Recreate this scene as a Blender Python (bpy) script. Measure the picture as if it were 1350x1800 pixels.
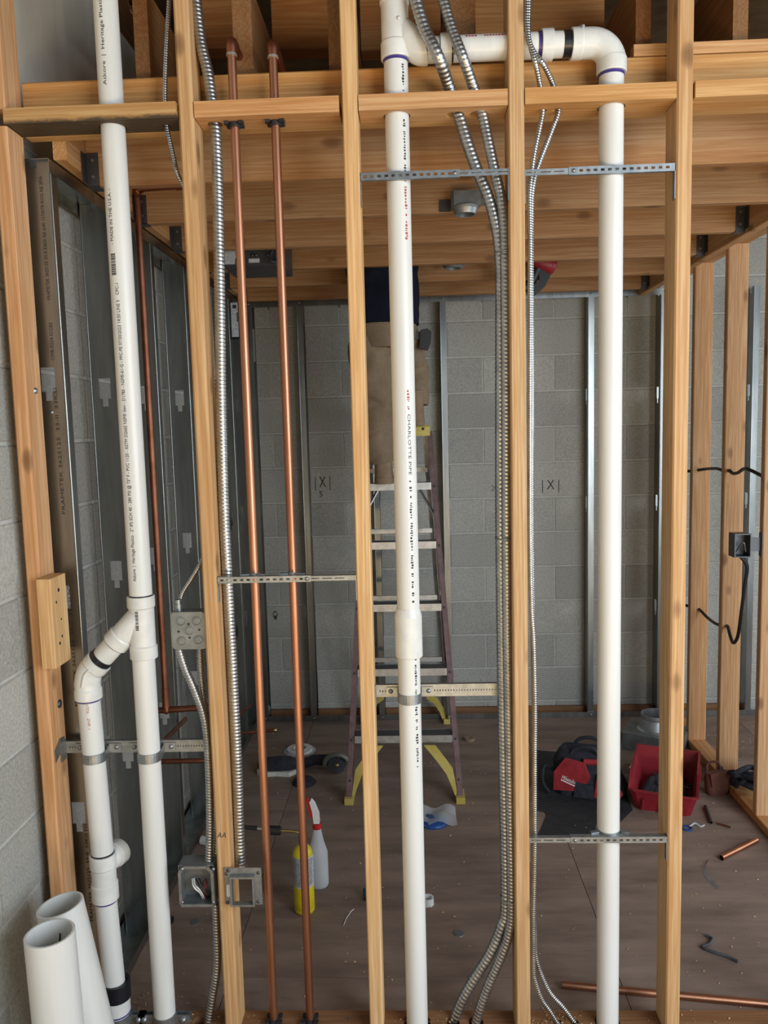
import bpy, math, random
from mathutils import Vector, Matrix
random.seed(7)
for o in list(bpy.data.objects): bpy.data.objects.remove(o, do_unlink=True)
scn = bpy.context.scene
COL = scn.collection
R = math.radians

# ------------------------------------------------------------------ camera
CAMP = Vector((0.5551, -2.0228, 1.7124)); YAW, PITCH, ROLL, FPX = -0.0356, -0.1057, -0.0262, 1384.39
FW = Vector((math.sin(YAW)*math.cos(PITCH), math.cos(YAW)*math.cos(PITCH), math.sin(PITCH)))
RT = Vector((math.cos(YAW), -math.sin(YAW), 0)); UP = RT.cross(FW)
RT, UP = (math.cos(ROLL)*RT+math.sin(ROLL)*UP), (-math.sin(ROLL)*RT+math.cos(ROLL)*UP)
cd = bpy.data.cameras.new('camera'); cam = bpy.data.objects.new('camera', cd); COL.objects.link(cam)
cd.sensor_fit = 'VERTICAL'; cd.sensor_height = 24.0; cd.lens = FPX/1800*24.0; cd.clip_start = 0.05
m = Matrix((RT, UP, -FW)).transposed().to_4x4(); m.translation = CAMP; cam.matrix_world = m
scn.camera = cam
# ------------------------------------------------------------------ world, lights, exposure
w = bpy.data.worlds.new('sky'); scn.world = w; w.use_nodes = True
bg = w.node_tree.nodes['Background']; bg.inputs[0].default_value = (0.80, 0.88, 1.0, 1); bg.inputs[1].default_value = 0.18
def area(name, loc, target, sx, sy, power, col):
    l = bpy.data.lights.new(name, 'AREA'); l.shape = 'RECTANGLE'; l.size = sx; l.size_y = sy; l.energy = power; l.color = col
    o = bpy.data.objects.new(name, l); COL.objects.link(o); o.location = loc
    o.rotation_euler = (Vector(target)-Vector(loc)).to_track_quat('-Z', 'Y').to_euler(); return o
area('daylight_sky_opening', (2.9, -2.5, 1.75), (-0.5, 0.05, 0.6), 2.5, 2.2, 152, (0.81, 0.915, 1.0))
area('warm_bounce_fill', (0.8, -3.0, 0.03), (0.8, -2.6, 3.0), 3.6, 1.6, 185, (1.0, 0.73, 0.38))  # added warm lamp facing up, standing in for light bounced off the ground
area('daylight_side_opening', (5.2, 1.2, 1.6), (2.4, 2.2, 1.4), 1.4, 2.2, 50, (0.95, 0.98, 1.0))
vs = scn.view_settings; vs.view_transform = 'Standard'; vs.look = 'None'; vs.gamma = 1; vs.use_curve_mapping = False; vs.exposure = -0.05

# ------------------------------------------------------------------ where a sighted point lies in the room
def _ray(px, py): return FW + RT*((px-675)/FPX) - UP*((py-900)/FPX)
def W(px, py, Y): d = _ray(px, py); return CAMP + d*((Y-CAMP.y)/d.y)      # on a plane parallel to the stud wall
def F(px, py, Z=0.0): d = _ray(px, py); return CAMP + d*((Z-CAMP.z)/d.z)  # on a level plane
def S(px, py, X): d = _ray(px, py); return CAMP + d*((X-CAMP.x)/d.x)      # on a plane parallel to the side walls

# ------------------------------------------------------------------ mesh helpers
class MB:
    def __init__(s): s.v = []; s.f = []; s.sm = []
    def add(s, vs, fs, smooth=False):
        b = len(s.v); s.v += [Vector(v) for v in vs]; s.f += [tuple(b+i for i in f) for f in fs]; s.sm += [smooth]*len(fs); return s
    def box(s, x0, x1, y0, y1, z0, z1):
        return s.add([(x, y, z) for z in (z0, z1) for y in (y0, y1) for x in (x0, x1)],
                     [(0, 2, 3, 1), (4, 5, 7, 6), (0, 1, 5, 4), (2, 6, 7, 3), (0, 4, 6, 2), (1, 3, 7, 5)])
    def prism(s, poly, axis, a0, a1, smooth=False):
        n = len(poly); vs = []
        for a in (a0, a1):
            for p, q in poly: vs.append({'x': (a, p, q), 'y': (p, a, q), 'z': (p, q, a)}[axis])
        s.add(vs, [(i, (i+1) % n, n+(i+1) % n, n+i) for i in range(n)], smooth)
        return s.add(vs, [tuple(range(n))[::-1], tuple(range(n, 2*n))])
    def board(s, x0, x1, y0, y1, z0, z1, axis='z', c=0.003):
        p0, p1, q0, q1, a0, a1 = {'x': (y0, y1, z0, z1, x0, x1), 'y': (x0, x1, z0, z1, y0, y1), 'z': (x0, x1, y0, y1, z0, z1)}[axis]
        return s.prism([(p0+c, q0), (p1-c, q0), (p1, q0+c), (p1, q1-c), (p1-c, q1), (p0+c, q1), (p0, q1-c), (p0, q0+c)], axis, a0, a1)
    def obox(s, a, b, w, h, up=(0, 0, 1)):       # bar from a to b, width w across, h along up
        a, b = Vector(a), Vector(b); d = (b-a).normalized(); u = Vector(up); sd = d.cross(u).normalized(); u = sd.cross(d)
        vs = [p+sd*(i*w/2)+u*(j*h/2) for p in (a, b) for j in (-1, 1) for i in (-1, 1)]
        return s.add(vs, [(0, 2, 3, 1), (4, 5, 7, 6), (0, 1, 5, 4), (2, 6, 7, 3), (0, 4, 6, 2), (1, 3, 7, 5)])
    def sweep(s, pts, rads, n=16, cap=True, smooth=True, twist=0.0):
        pts = [Vector(p) for p in pts]; t0 = (pts[1]-pts[0]).normalized()
        u = t0.orthogonal().normalized(); rings = []; m_ = len(pts)
        for i, p in enumerate(pts):
            t = (pts[min(i+1, m_-1)]-pts[max(i-1, 0)]).normalized()
            u = (u-t*u.dot(t)).normalized(); v = t.cross(u)
            r = rads[i] if hasattr(rads, '__len__') else rads
            rings.append([p+(u*math.cos(2*math.pi*k/n)+v*math.sin(2*math.pi*k/n))*(r(k/n) if callable(r) else r) for k in range(n)])
        vs = [q for rg in rings for q in rg]
        s.add(vs, [(i*n+k, i*n+(k+1) % n, (i+1)*n+(k+1) % n, (i+1)*n+k) for i in range(m_-1) for k in range(n)], smooth)
        if cap: s.add(rings[0], [tuple(range(n))[::-1]]); s.add(rings[-1], [tuple(range(n))])
        return s
    def lathe(s, c, prof, axis=(0, 0, 1), n=24, cap=True, hard=False):
        c = Vector(c); a = Vector(axis).normalized(); u = a.orthogonal().normalized(); v = a.cross(u)
        rings = [[c+a*h+(u*math.cos(2*math.pi*k/n)+v*math.sin(2*math.pi*k/n))*r for k in range(n)] for r, h in prof]
        for i in range(len(prof)-1):
            (r0, h0), (r1, h1) = prof[i], prof[i+1]
            vs = rings[i]+rings[i+1]; flat = abs(h1-h0) < 1e-5
            s.add(vs, [(k, (k+1) % n, n+(k+1) % n, n+k) for k in range(n)], not flat)
        if cap: s.add(rings[0], [tuple(range(n))[::-1]]); s.add(rings[-1], [tuple(range(n))])
        return s
    def slathe(s, c, prof, axis=(0, 0, 1), n=24, cap=True):      # one smooth surface of revolution
        c = Vector(c); a = Vector(axis).normalized(); u = a.orthogonal().normalized(); v = a.cross(u); m_ = len(prof)
        vs = [c+a*h+(u*math.cos(2*math.pi*k/n)+v*math.sin(2*math.pi*k/n))*r for r, h in prof for k in range(n)]
        s.add(vs, [(i*n+k, i*n+(k+1) % n, (i+1)*n+(k+1) % n, (i+1)*n+k) for i in range(m_-1) for k in range(n)], True)
        if cap: s.add(vs[:n], [tuple(range(n))[::-1]]); s.add(vs[-n:], [tuple(range(n))])
        return s
    def xform(s, M_):
        s.v = [M_ @ v for v in s.v]; return s

def spline(pts, step=0.01):
    P = [Vector(p) for p in pts]; P = [P[0]*2-P[1]]+P+[P[-1]*2-P[-2]]; out = []
    for i in range(1, len(P)-2):
        a, b, c, d = P[i-1:i+3]; n = max(2, int((c-b).length/step*1.0)+1)
        for k in range(n):
            t = k/n
            out.append(0.5*((2*b)+(c-a)*t+(2*a-5*b+4*c-d)*t*t+(3*b-a-3*c+d)*t**3))
    out.append(P[-2]); return out
def resample(pts, step):
    L = [0.0]
    for a, b in zip(pts, pts[1:]): L.append(L[-1]+(b-a).length)
    n = max(2, int(L[-1]/step)); out = []; j = 0
    for i in range(n+1):
        t = L[-1]*i/n
        while j < len(L)-2 and L[j+1] < t: j += 1
        k = (t-L[j])/max(L[j+1]-L[j], 1e-9); out.append(pts[j].lerp(pts[j+1], min(max(k, 0), 1)))
    return out

def yawed(mb, c, a): return mb.xform(Matrix.Translation(c) @ Matrix.Rotation(a, 4, 'Z'))
def roundrect(w_, d_, r_, n=5):
    out = []
    for sx, sy, a0 in ((1, 1, 0), (-1, 1, 90), (-1, -1, 180), (1, -1, 270)):
        for i in range(n): a = R(a0+90*i/(n-1)); out.append((sx*(w_/2-r_)+r_*math.cos(a), sy*(d_/2-r_)+r_*math.sin(a)))
    return out
def loft(rings, cap0=True, cap1=False, smooth=True):
    mb = MB(); n = len(rings[0]); vs = [v for rg in rings for v in rg]
    mb.add(vs, [(i*n+k, i*n+(k+1) % n, (i+1)*n+(k+1) % n, (i+1)*n+k) for i in range(len(rings)-1) for k in range(n)], smooth)
    if cap0: mb.add(rings[0], [tuple(range(n))[::-1]])
    if cap1: mb.add(rings[-1], [tuple(range(n))])
    return mb
def obj(name, mb, mat, parent=None, label=None, cat=None, group=None, kind=None):
    lo = Vector([min(v[i] for v in mb.v) for i in range(3)]); hi = Vector([max(v[i] for v in mb.v) for i in range(3)])
    o0 = Vector(((lo.x+hi.x)/2, (lo.y+hi.y)/2, lo.z))
    me = bpy.data.meshes.new(name); me.from_pydata([v-o0 for v in mb.v], [], mb.f)
    me.polygons.foreach_set('use_smooth', mb.sm); me.materials.append(mat); me.update()
    return place(name, me, o0, parent, label, cat, group, kind)
def wloc(o):
    v = Vector(o.location)
    while o.parent: o = o.parent; v += Vector(o.location)
    return v
def place(name, me, loc, parent=None, label=None, cat=None, group=None, kind=None):
    o = bpy.data.objects.new(name, me); COL.objects.link(o)
    if parent: o.parent = parent; o.location = Vector(loc)-wloc(parent)
    else: o.location = loc
    return tag(o, label, cat, group, kind)
def tag(o, label=None, cat=None, group=None, kind=None):
    if label: o['label'] = label
    if cat: o['category'] = cat
    if group: o['group'] = group
    if kind: o['kind'] = kind
    return o
def thing(name, label, cat, loc, group=None):
    o = bpy.data.objects.new(name, None); COL.objects.link(o); o.location = loc; o.empty_display_size = 0.05
    return tag(o, label, cat, group)

# ------------------------------------------------------------------ materials
def nmat(name):
    m_ = bpy.data.materials.new(name); m_.use_nodes = True; nt = m_.node_tree
    return m_, nt, nt.nodes['Principled BSDF']
def nd(nt, t, **k):
    n = nt.nodes.new(t)
    for a, b in k.items():
        if a.startswith('i_'): n.inputs[a[2:].replace('_', ' ')].default_value = b
        else: setattr(n, a, b)
    return n
def ramp(nt, stops, fac=None):
    n = nt.nodes.new('ShaderNodeValToRGB'); e = n.color_ramp.elements
    while len(e) < len(stops): e.new(0.5)
    for el, (p, c) in zip(e, stops): el.position = p; el.color = tuple(c)+(1,) if len(c) == 3 else c
    if fac is not None: nt.links.new(fac, n.inputs[0])
    return n
def mixc(nt, f, a, b, bt='MIX'):
    n = nt.nodes.new('ShaderNodeMix'); n.data_type = 'RGBA'; n.blend_type = bt
    for sock, val in ((n.inputs[0], f), (n.inputs[6], a), (n.inputs[7], b)):
        if hasattr(val, 'links'): nt.links.new(val, sock)
        elif isinstance(val, (int, float)): sock.default_value = val
        else: sock.default_value = tuple(val)+(1,)
    return n.outputs[2]
def math_(nt, op, a, b=None):
    n = nt.nodes.new('ShaderNodeMath'); n.operation = op
    for sock, val in zip(n.inputs, (a, b)):
        if val is None: continue
        if hasattr(val, 'links'): nt.links.new(val, sock)
        else: sock.default_value = val
    return n.outputs[0]
def ocoord(nt, scale=(1, 1, 1), rnd=True):
    tc = nt.nodes.new('ShaderNodeTexCoord'); mp = nt.nodes.new('ShaderNodeMapping'); mp.inputs['Scale'].default_value = scale
    if rnd:
        oi = nt.nodes.new('ShaderNodeObjectInfo'); ad = nt.nodes.new('ShaderNodeVectorMath'); ad.operation = 'MULTIPLY_ADD'
        cb = nt.nodes.new('ShaderNodeCombineXYZ')
        for i in range(3): nt.links.new(oi.outputs['Random'], cb.inputs[i])
        nt.links.new(cb.outputs[0], ad.inputs[0]); ad.inputs[1].default_value = (17, 29, 41); nt.links.new(tc.outputs['Object'], ad.inputs[2])
        nt.links.new(ad.outputs[0], mp.inputs[0])
    else: nt.links.new(tc.outputs['Object'], mp.inputs[0])
    return mp.outputs[0]
def noise(nt, vec, scale, detail=4, rough=0.55, dist=0.0):
    n = nd(nt, 'ShaderNodeTexNoise'); n.inputs['Scale'].default_value = scale; n.inputs['Detail'].default_value = detail
    n.inputs['Roughness'].default_value = rough; n.inputs['Distortion'].default_value = dist; nt.links.new(vec, n.inputs['Vector']); return n.outputs['Fac']
def bump(nt, bs, h, strength, dist=0.002):
    b = nt.nodes.new('ShaderNodeBump'); b.inputs['Strength'].default_value = strength; b.inputs['Distance'].default_value = dist
    nt.links.new(h, b.inputs['Height']); nt.links.new(b.outputs[0], bs.inputs['Normal'])
def wood(name, axis, c_a, c_b, knots=True, grain=0.5, rough=0.62):
    m_, nt, bs = nmat(name); L = nt.links
    al = 0.028; sc = {'x': (al, 1, 1), 'y': (1, al, 1), 'z': (1, 1, al)}[axis]
    v = ocoord(nt, sc); oi = nt.nodes.new('ShaderNodeObjectInfo')
    broad = noise(nt, v, 7.0, 3, 0.5, 0.3)
    rings = math_(nt, 'SINE', math_(nt, 'MULTIPLY', noise(nt, v, 10.0, 1.5, 0.45, 0.12), 105.0))
    rings = math_(nt, 'MULTIPLY_ADD', rings, 0.5); nt.nodes[-1].inputs[2].default_value = 0.5
    fibre = noise(nt, v, 170.0, 3, 0.6)
    base = mixc(nt, oi.outputs['Random'], c_a, c_b)
    dark = mixc(nt, 1.0, base, (0.70, 0.55, 0.42), 'MULTIPLY')
    base2 = mixc(nt, ramp(nt, [(0.3, (0, 0, 0)), (0.72, (1.0,)*3)], broad).outputs[0], base, mixc(nt, 1.0, base, (0.98, 0.80, 0.62), 'MULTIPLY'))
    dark = mixc(nt, 1.0, base2, (0.74, 0.60, 0.47), 'MULTIPLY')
    rg = ramp(nt, [(0.35, (0, 0, 0)), (0.95, (1,)*3)], rings).outputs[0]
    c = mixc(nt, math_(nt, 'MULTIPLY', rg, grain), base2, dark)
    c = mixc(nt, ramp(nt, [(0.36, (0.8,)*3), (0.60, (0, 0, 0))], fibre).outputs[0], c, dark)
    if knots:
        kv = ocoord(nt, tuple(6.0 if s_ == al else 12.0 for s_ in sc))
        vo = nd(nt, 'ShaderNodeTexVoronoi'); vo.inputs['Scale'].default_value = 1.0; vo.inputs['Randomness'].default_value = 1.0; L.new(kv, vo.inputs['Vector'])
        kf = math_(nt, 'ADD', vo.outputs['Distance'], math_(nt, 'MULTIPLY', noise(nt, v, 60, 2), 0.10))
        k = ramp(nt, [(0.12, (1,)*3), (0.19, (0.75,)*3), (0.28, (0.0,)*3)], kf).outputs[0]
        sp = nd(nt, 'ShaderNodeSeparateColor'); L.new(vo.outputs['Color'], sp.inputs[0]); k = math_(nt, 'MULTIPLY', k, math_(nt, 'GREATER_THAN', sp.outputs[0], 0.32))
        c = mixc(nt, math_(nt, 'MULTIPLY', k, 0.75), c, (0.16, 0.075, 0.03))
    L.new(c, bs.inputs['Base Color']); bs.inputs['Roughness'].default_value = rough; bs.inputs['Specular IOR Level'].default_value = 0.25
    bump(nt, bs, math_(nt, 'ADD', fibre, math_(nt, 'MULTIPLY', rings, 0.3)), 0.25, 0.001); return m_
def mottled(name, c1, c2, scale, rough=0.5, metal=0.0, bs_=0.0, bscale=None, spec=0.5, stretch=(1, 1, 1), lo=0.35, hi=0.65, bd=0.002, tint=0.0):
    m_, nt, bs = nmat(name); v = ocoord(nt, stretch); n = noise(nt, v, scale, 5, 0.6)
    c = ramp(nt, [(lo, c1), (hi, c2)], n).outputs[0]
    if tint:
        oi = nt.nodes.new('ShaderNodeObjectInfo')
        c = mixc(nt, 1.0, c, ramp(nt, [(0, (1-tint,)*3), (1, (1+tint,)*3)], oi.outputs['Random']).outputs[0], 'MULTIPLY')
    nt.links.new(c, bs.inputs['Base Color']); bs.inputs['Roughness'].default_value = rough; bs.inputs['Metallic'].default_value = metal
    bs.inputs['Specular IOR Level'].default_value = spec
    if bs_: bump(nt, bs, noise(nt, v, bscale or scale*3, 4, 0.65), bs_, bd)
    return m_
def plain(name, c, rough=0.5, metal=0.0, spec=0.5):
    return mottled(name, tuple(x*0.9 for x in c), tuple(min(x*1.08, 1) for x in c), 14, rough, metal, spec=spec)

TAN, HONEY, ORNG = (0.63, 0.455, 0.262), (0.64, 0.435, 0.235), (0.62, 0.385, 0.195)
WZ = wood('stud_wood', 'z', TAN, (0.60, 0.42, 0.235)); WZO = wood('reddish_stud_wood', 'z', (0.66, 0.43, 0.25), (0.69, 0.47, 0.275))
WZP = wood('pale_stud_wood', 'z', (0.74, 0.545, 0.31), (0.72, 0.53, 0.30), knots=False)
WX = wood('board_wood', 'x', HONEY, ORNG); WXP = wood('ledger_wood', 'x', (0.64, 0.43, 0.205), (0.60, 0.39, 0.18), knots=False)
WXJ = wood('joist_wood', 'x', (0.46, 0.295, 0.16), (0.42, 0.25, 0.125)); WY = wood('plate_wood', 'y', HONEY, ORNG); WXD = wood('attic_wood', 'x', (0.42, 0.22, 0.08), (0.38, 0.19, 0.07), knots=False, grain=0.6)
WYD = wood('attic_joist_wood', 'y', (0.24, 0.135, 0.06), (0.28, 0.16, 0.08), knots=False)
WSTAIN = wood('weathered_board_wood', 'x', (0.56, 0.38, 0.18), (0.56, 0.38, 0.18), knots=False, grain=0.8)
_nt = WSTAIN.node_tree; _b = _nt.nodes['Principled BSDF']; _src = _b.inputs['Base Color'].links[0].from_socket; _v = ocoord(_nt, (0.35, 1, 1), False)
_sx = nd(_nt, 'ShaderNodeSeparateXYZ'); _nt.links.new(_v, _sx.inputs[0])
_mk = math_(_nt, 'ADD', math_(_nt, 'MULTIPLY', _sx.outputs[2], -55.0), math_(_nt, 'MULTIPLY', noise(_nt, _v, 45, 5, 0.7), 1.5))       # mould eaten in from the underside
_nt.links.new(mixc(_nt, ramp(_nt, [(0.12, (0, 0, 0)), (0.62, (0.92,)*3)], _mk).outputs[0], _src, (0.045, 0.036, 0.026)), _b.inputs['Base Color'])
PLY = mottled('plywood_subfloor', (0.165, 0.117, 0.092), (0.34, 0.245, 0.192), 5, 0.75, bs_=0.25, bscale=60, spec=0.2, stretch=(0.5, 2.2, 1), lo=0.25, hi=0.75, tint=0.08)
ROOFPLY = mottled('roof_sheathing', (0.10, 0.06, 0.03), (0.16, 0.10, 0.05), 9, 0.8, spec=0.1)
CMU = mottled('concrete_block', (0.36, 0.352, 0.318), (0.50, 0.49, 0.445), 130, 0.95, bs_=0.9, bscale=160, spec=0.1, tint=0.13, bd=0.003)
MORTAR = mottled('mortar', (0.46, 0.455, 0.42), (0.54, 0.535, 0.50), 30, 0.95, bs_=0.5, bscale=150, spec=0.1)
PARGE = mottled('parged_concrete', (0.62, 0.59, 0.50), (0.76, 0.73, 0.63), 3.5, 0.9, bs_=0.1, bscale=40, spec=0.1, stretch=(1, 2, 0.4))
PVC = mottled('white_pvc', (0.64, 0.628, 0.59), (0.735, 0.725, 0.69), 12, 0.36, spec=0.5, stretch=(1.5, 1.5, 0.15), lo=0.25, hi=0.6)
FIT = plain('white_pvc_fitting', (0.71, 0.70, 0.66), 0.30)
PRIMER = plain('purple_primer', (0.05, 0.035, 0.20), 0.35); CEMENT = plain('black_cement', (0.012, 0.012, 0.016), 0.3)
INK = plain('black_print', (0.03, 0.03, 0.03), 0.6); REDINK = plain('red_print', (0.42, 0.07, 0.06), 0.6)
COPPER = mottled('copper_pipe', (0.36, 0.15, 0.085), (0.64, 0.32, 0.19), 7, 0.42, 1.0, stretch=(1, 1, 0.25), lo=0.25, hi=0.75)
COPPERD = mottled('tarnished_copper', (0.26, 0.10, 0.06), (0.42, 0.18, 0.11), 9, 0.45, 1.0)
SOLDER = plain('solder', (0.55, 0.55, 0.52), 0.4, 0.8)
FLEX = mottled('flexible_conduit_steel', (0.36, 0.36, 0.355), (0.50, 0.50, 0.49), 30, 0.38, 1.0)
GALV = mottled('galvanized_steel', (0.26, 0.275, 0.285), (0.41, 0.43, 0.44), 40, 0.45, 0.9, lo=0.3, hi=0.7)
STUDM = mottled('steel_stud_metal', (0.27, 0.285, 0.28), (0.40, 0.415, 0.41), 20, 0.33, 1.0, stretch=(1, 1, 0.12))
BOXM = mottled('junction_box_steel', (0.22, 0.235, 0.235), (0.31, 0.325, 0.325), 25, 0.5, 0.75)
BLACK = plain('black_plastic', (0.02, 0.02, 0.022), 0.5); DARKM = plain('dark_metal', (0.10, 0.10, 0.105), 0.45, 0.7)
REDP = mottled('red_plastic', (0.20, 0.010, 0.018), (0.29, 0.016, 0.026), 8, 0.45); REDC = mottled('red_canvas', (0.24, 0.012, 0.018), (0.34, 0.022, 0.028), 30, 0.9, bs_=0.3, bscale=300)
BLKC = mottled('black_canvas', (0.012, 0.013, 0.02), (0.03, 0.03, 0.042), 30, 0.9, bs_=0.3, bscale=300)
YEL = plain('yellow_paint', (0.72, 0.60, 0.02), 0.35); YELF = mottled('yellow_ladder_plastic', (0.50, 0.38, 0.07), (0.62, 0.50, 0.14), 12, 0.55)
FIBER = mottled('maroon_fibreglass', (0.13, 0.07, 0.075), (0.21, 0.12, 0.12), 25, 0.55); ALU = mottled('aluminium', (0.50, 0.52, 0.54), (0.66, 0.68, 0.70), 30, 0.42, 0.9)
WHITE = plain('white_plastic', (0.78, 0.78, 0.78), 0.4); RED = plain('red_trigger', (0.55, 0.02, 0.02), 0.35); BLUE = plain('blue_plastic', (0.02, 0.08, 0.28), 0.35)
BRASS = plain('brass', (0.55, 0.42, 0.20), 0.35, 1.0); KHAKI = mottled('khaki_cloth', (0.19, 0.14, 0.092), (0.26, 0.195, 0.13), 9, 0.95, bs_=0.4, bscale=30, spec=0.1, bd=0.01)
NAVY = mottled('navy_cloth', (0.008, 0.009, 0.018), (0.014, 0.015, 0.028), 9, 0.95, spec=0.1, bs_=0.4, bscale=25, bd=0.01)
SKIN = plain('skin', (0.45, 0.27, 0.18), 0.55); HAIR = plain('dark_hair', (0.02, 0.014, 0.01), 0.7); BOOT = mottled('tan_leather', (0.20, 0.13, 0.075), (0.27, 0.18, 0.11), 20, 0.7)
RUBBER = mottled('black_rubber_mat', (0.018, 0.018, 0.019), (0.032, 0.032, 0.034), 25, 0.8); PAPER = mottled('printed_label', (0.35, 0.38, 0.42), (0.62, 0.64, 0.67), 70, 0.6, stretch=(1, 1, 3))
LEATHER = mottled('brown_leather', (0.10, 0.035, 0.025), (0.16, 0.06, 0.04), 12, 0.8); PENCIL = plain('pencil_mark', (0.05, 0.05, 0.05), 0.8)
CHIP = mottled('wood_chips', (0.40, 0.24, 0.11), (0.62, 0.44, 0.24), 40, 0.9)
CARD = plain('pale_paper_tape', (0.62, 0.60, 0.54), 0.7); BACKING = plain('white_vinyl', (0.75, 0.75, 0.76), 0.5)
m_, nt, bs = nmat('spray_bottle_plastic'); bs.inputs['Base Color'].default_value = (0.86, 0.89, 0.92, 1); bs.inputs['Roughness'].default_value = 0.35
bs.inputs['Transmission Weight'].default_value = 0.55; bs.inputs['IOR'].default_value = 1.2; BOTTLE = m_
m_, nt, bs = nmat('clear_film'); bs.inputs['Base Color'].default_value = (0.8, 0.85, 0.9, 1); bs.inputs['Roughness'].default_value = 0.25
bs.inputs['Alpha'].default_value = 0.45; FILM = m_

# ------------------------------------------------------------------ lettering
def glyphs(s, shear=0.0):
    cu = bpy.data.curves.new('t', 'FONT'); cu.body = s; cu.size = 1.0; cu.shear = shear; cu.resolution_u = 2
    o = bpy.data.objects.new('t', cu); COL.objects.link(o); dg = bpy.context.evaluated_depsgraph_get()
    me = bpy.data.meshes.new_from_object(o.evaluated_get(dg)); vs = [(v.co.x, v.co.y) for v in me.vertices]; fs = [tuple(p.vertices) for p in me.polygons]
    bpy.data.objects.remove(o); bpy.data.curves.remove(cu); bpy.data.meshes.remove(me)
    x0 = min(v[0] for v in vs); x1 = max(v[0] for v in vs); return [(v[0]-x0, v[1]) for v in vs], fs, x1-x0
def pipe_text(s, cx, cy, r, z0, z1, ang, h, up=True):
    vs, fs, wd = glyphs(s); k = abs(z1-z0)/wd; mb = MB(); out = []
    for x, y in vs:
        a = ang+(-1 if up else 1)*(y-0.35)*h/r; z = (z0+x*k) if up else (z1-x*k)
        out.append((cx+(r+0.0007)*math.sin(a), cy-(r+0.0007)*math.cos(a), z))
    return mb.add(out, fs)
def flat_text(s, o, ux, uy, width=None, h=0.02, shear=0.0):
    vs, fs, wd = glyphs(s, shear); k = (width/wd) if width else h; o, ux, uy = Vector(o), Vector(ux).normalized(), Vector(uy).normalized()
    return MB().add([o+ux*x*k+uy*y*h for x, y in vs], fs)

# ================================================================== THE SETTING
Z0C = 2.1049; CH = 0.2032; BL = 0.4064; J = 0.0095
_bm = {}
def blockmesh(l, h, d):
    k = (round(l, 3), round(h, 3))
    if k not in _bm:
        mb = MB().board(-l/2, l/2, -d/2, d/2, 0, h, 'x', 0.004); me = bpy.data.meshes.new('block'); me.from_pydata(mb.v, [], mb.f); me.materials.append(CMU); _bm[k] = me
    return _bm[k]
def courses(top):
    zs = [Z0C+CH*k for k in range(-10, 8)]; out = [(0.0, zs[0])]
    for a, b in zip(zs, zs[1:]):
        if a < top-0.05: out.append((a, min(b, top)))
    return out
def spans(a0, a1, ph):
    k = math.floor((a0-ph)/BL); out = []
    while ph+k*BL < a1:
        s, e = max(a0, ph+k*BL), min(a1, ph+(k+1)*BL)
        if e-s > 0.03: out.append((s, e))
        k += 1
    return out
wl = obj('wall_left', MB().box(-0.69, -0.5045, -2.6, 2.75, 0, 3.22), MORTAR, kind='structure')
for i, (z0, z1) in enumerate(courses(2.5)):
    for s, e in spans(-2.6, 2.56, 0.015+(BL/2 if i % 2 else 0)):
        o = place('block', blockmesh(e-s-J, z1-z0-J, 0.05), (-0.5253+random.uniform(-.001, .001), (s+e)/2, z0+J/2), wl); o.rotation_euler.z = R(90)
obj('parged_band', MB().box(-0.53, -0.499, -2.6, 2.75, 2.5185, 3.22), PARGE, wl)
wb = obj('wall_back', MB().box(-0.5045, 3.4, 2.5655, 2.75, 0, 3.28), MORTAR, kind='structure')
for i, (z0, z1) in enumerate(courses(3.2)):
    for s, e in spans(-0.5, 3.4, 0.9783+(0 if i % 2 == 0 else BL/2)):
        place('block', blockmesh(e-s-J, z1-z0-J, 0.05), ((s+e)/2, 2.586+random.uniform(-.001, .001), z0+J/2), wb)
fl = obj('floor', MB().box(-0.69, 5.0, -6.5, 2.9, -0.08, -0.016), ROOFPLY, kind='structure')
for xi, (x0, x1) in enumerate([(-0.5, -0.055), (-0.055, 1.165), (1.165, 2.385), (2.385, 3.605), (3.605, 5.0)]):
    ys = [-6.5, -4.6, -2.16, 0.28, 2.565] if xi % 2 else [-6.5, -3.4, -0.95, 1.49, 2.565]
    for y0, y1 in zip(ys, ys[1:]):
        obj('plywood_sheet', MB().board(x0+0.0012, x1-0.0012, y0+0.0012, y1-0.0012, -0.018, 0.0, 'x', 0.001), PLY, fl)
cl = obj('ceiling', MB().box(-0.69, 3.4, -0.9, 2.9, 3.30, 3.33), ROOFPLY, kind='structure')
wr = obj('attic_light_blocker', MB().box(3.36, 3.4, 0.0, 2.565, 2.6, 3.30), ROOFPLY, kind='structure')      # unseen panel added to keep side light out of the attic

# ------------------------------------------------------------------ holed boards
def holed(name, mat, x0, x1, y0, y1, z0, z1, holes, **kw):
    cu = bpy.data.curves.new('t', 'CURVE'); cu.dimensions = '2D'; cu.fill_mode = 'BOTH'; cu.extrude = (z1-z0)/2
    def ring(ps):
        sp = cu.splines.new('POLY'); sp.points.add(len(ps)-1); sp.use_cyclic_u = True
        for p, (a, b) in zip(sp.points, ps): p.co = (a, b, 0, 1)
    ring([(x0, y0), (x1, y0), (x1, y1), (x0, y1)])
    for hx, hy, hr in holes: ring([(hx+hr*math.cos(t*math.pi/10), hy+hr*math.sin(t*math.pi/10)) for t in range(20)])
    o = bpy.data.objects.new('t', cu); COL.objects.link(o); dg = bpy.context.evaluated_depsgraph_get()
    me = bpy.data.meshes.new_from_object(o.evaluated_get(dg)); mb = MB()
    mb.add([v.co+Vector((0, 0, (z0+z1)/2)) for v in me.vertices], [tuple(p.vertices) for p in me.polygons])
    bpy.data.objects.remove(o); bpy.data.curves.remove(cu); bpy.data.meshes.remove(me)
    return obj(name, mb, mat, **kw)

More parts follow.
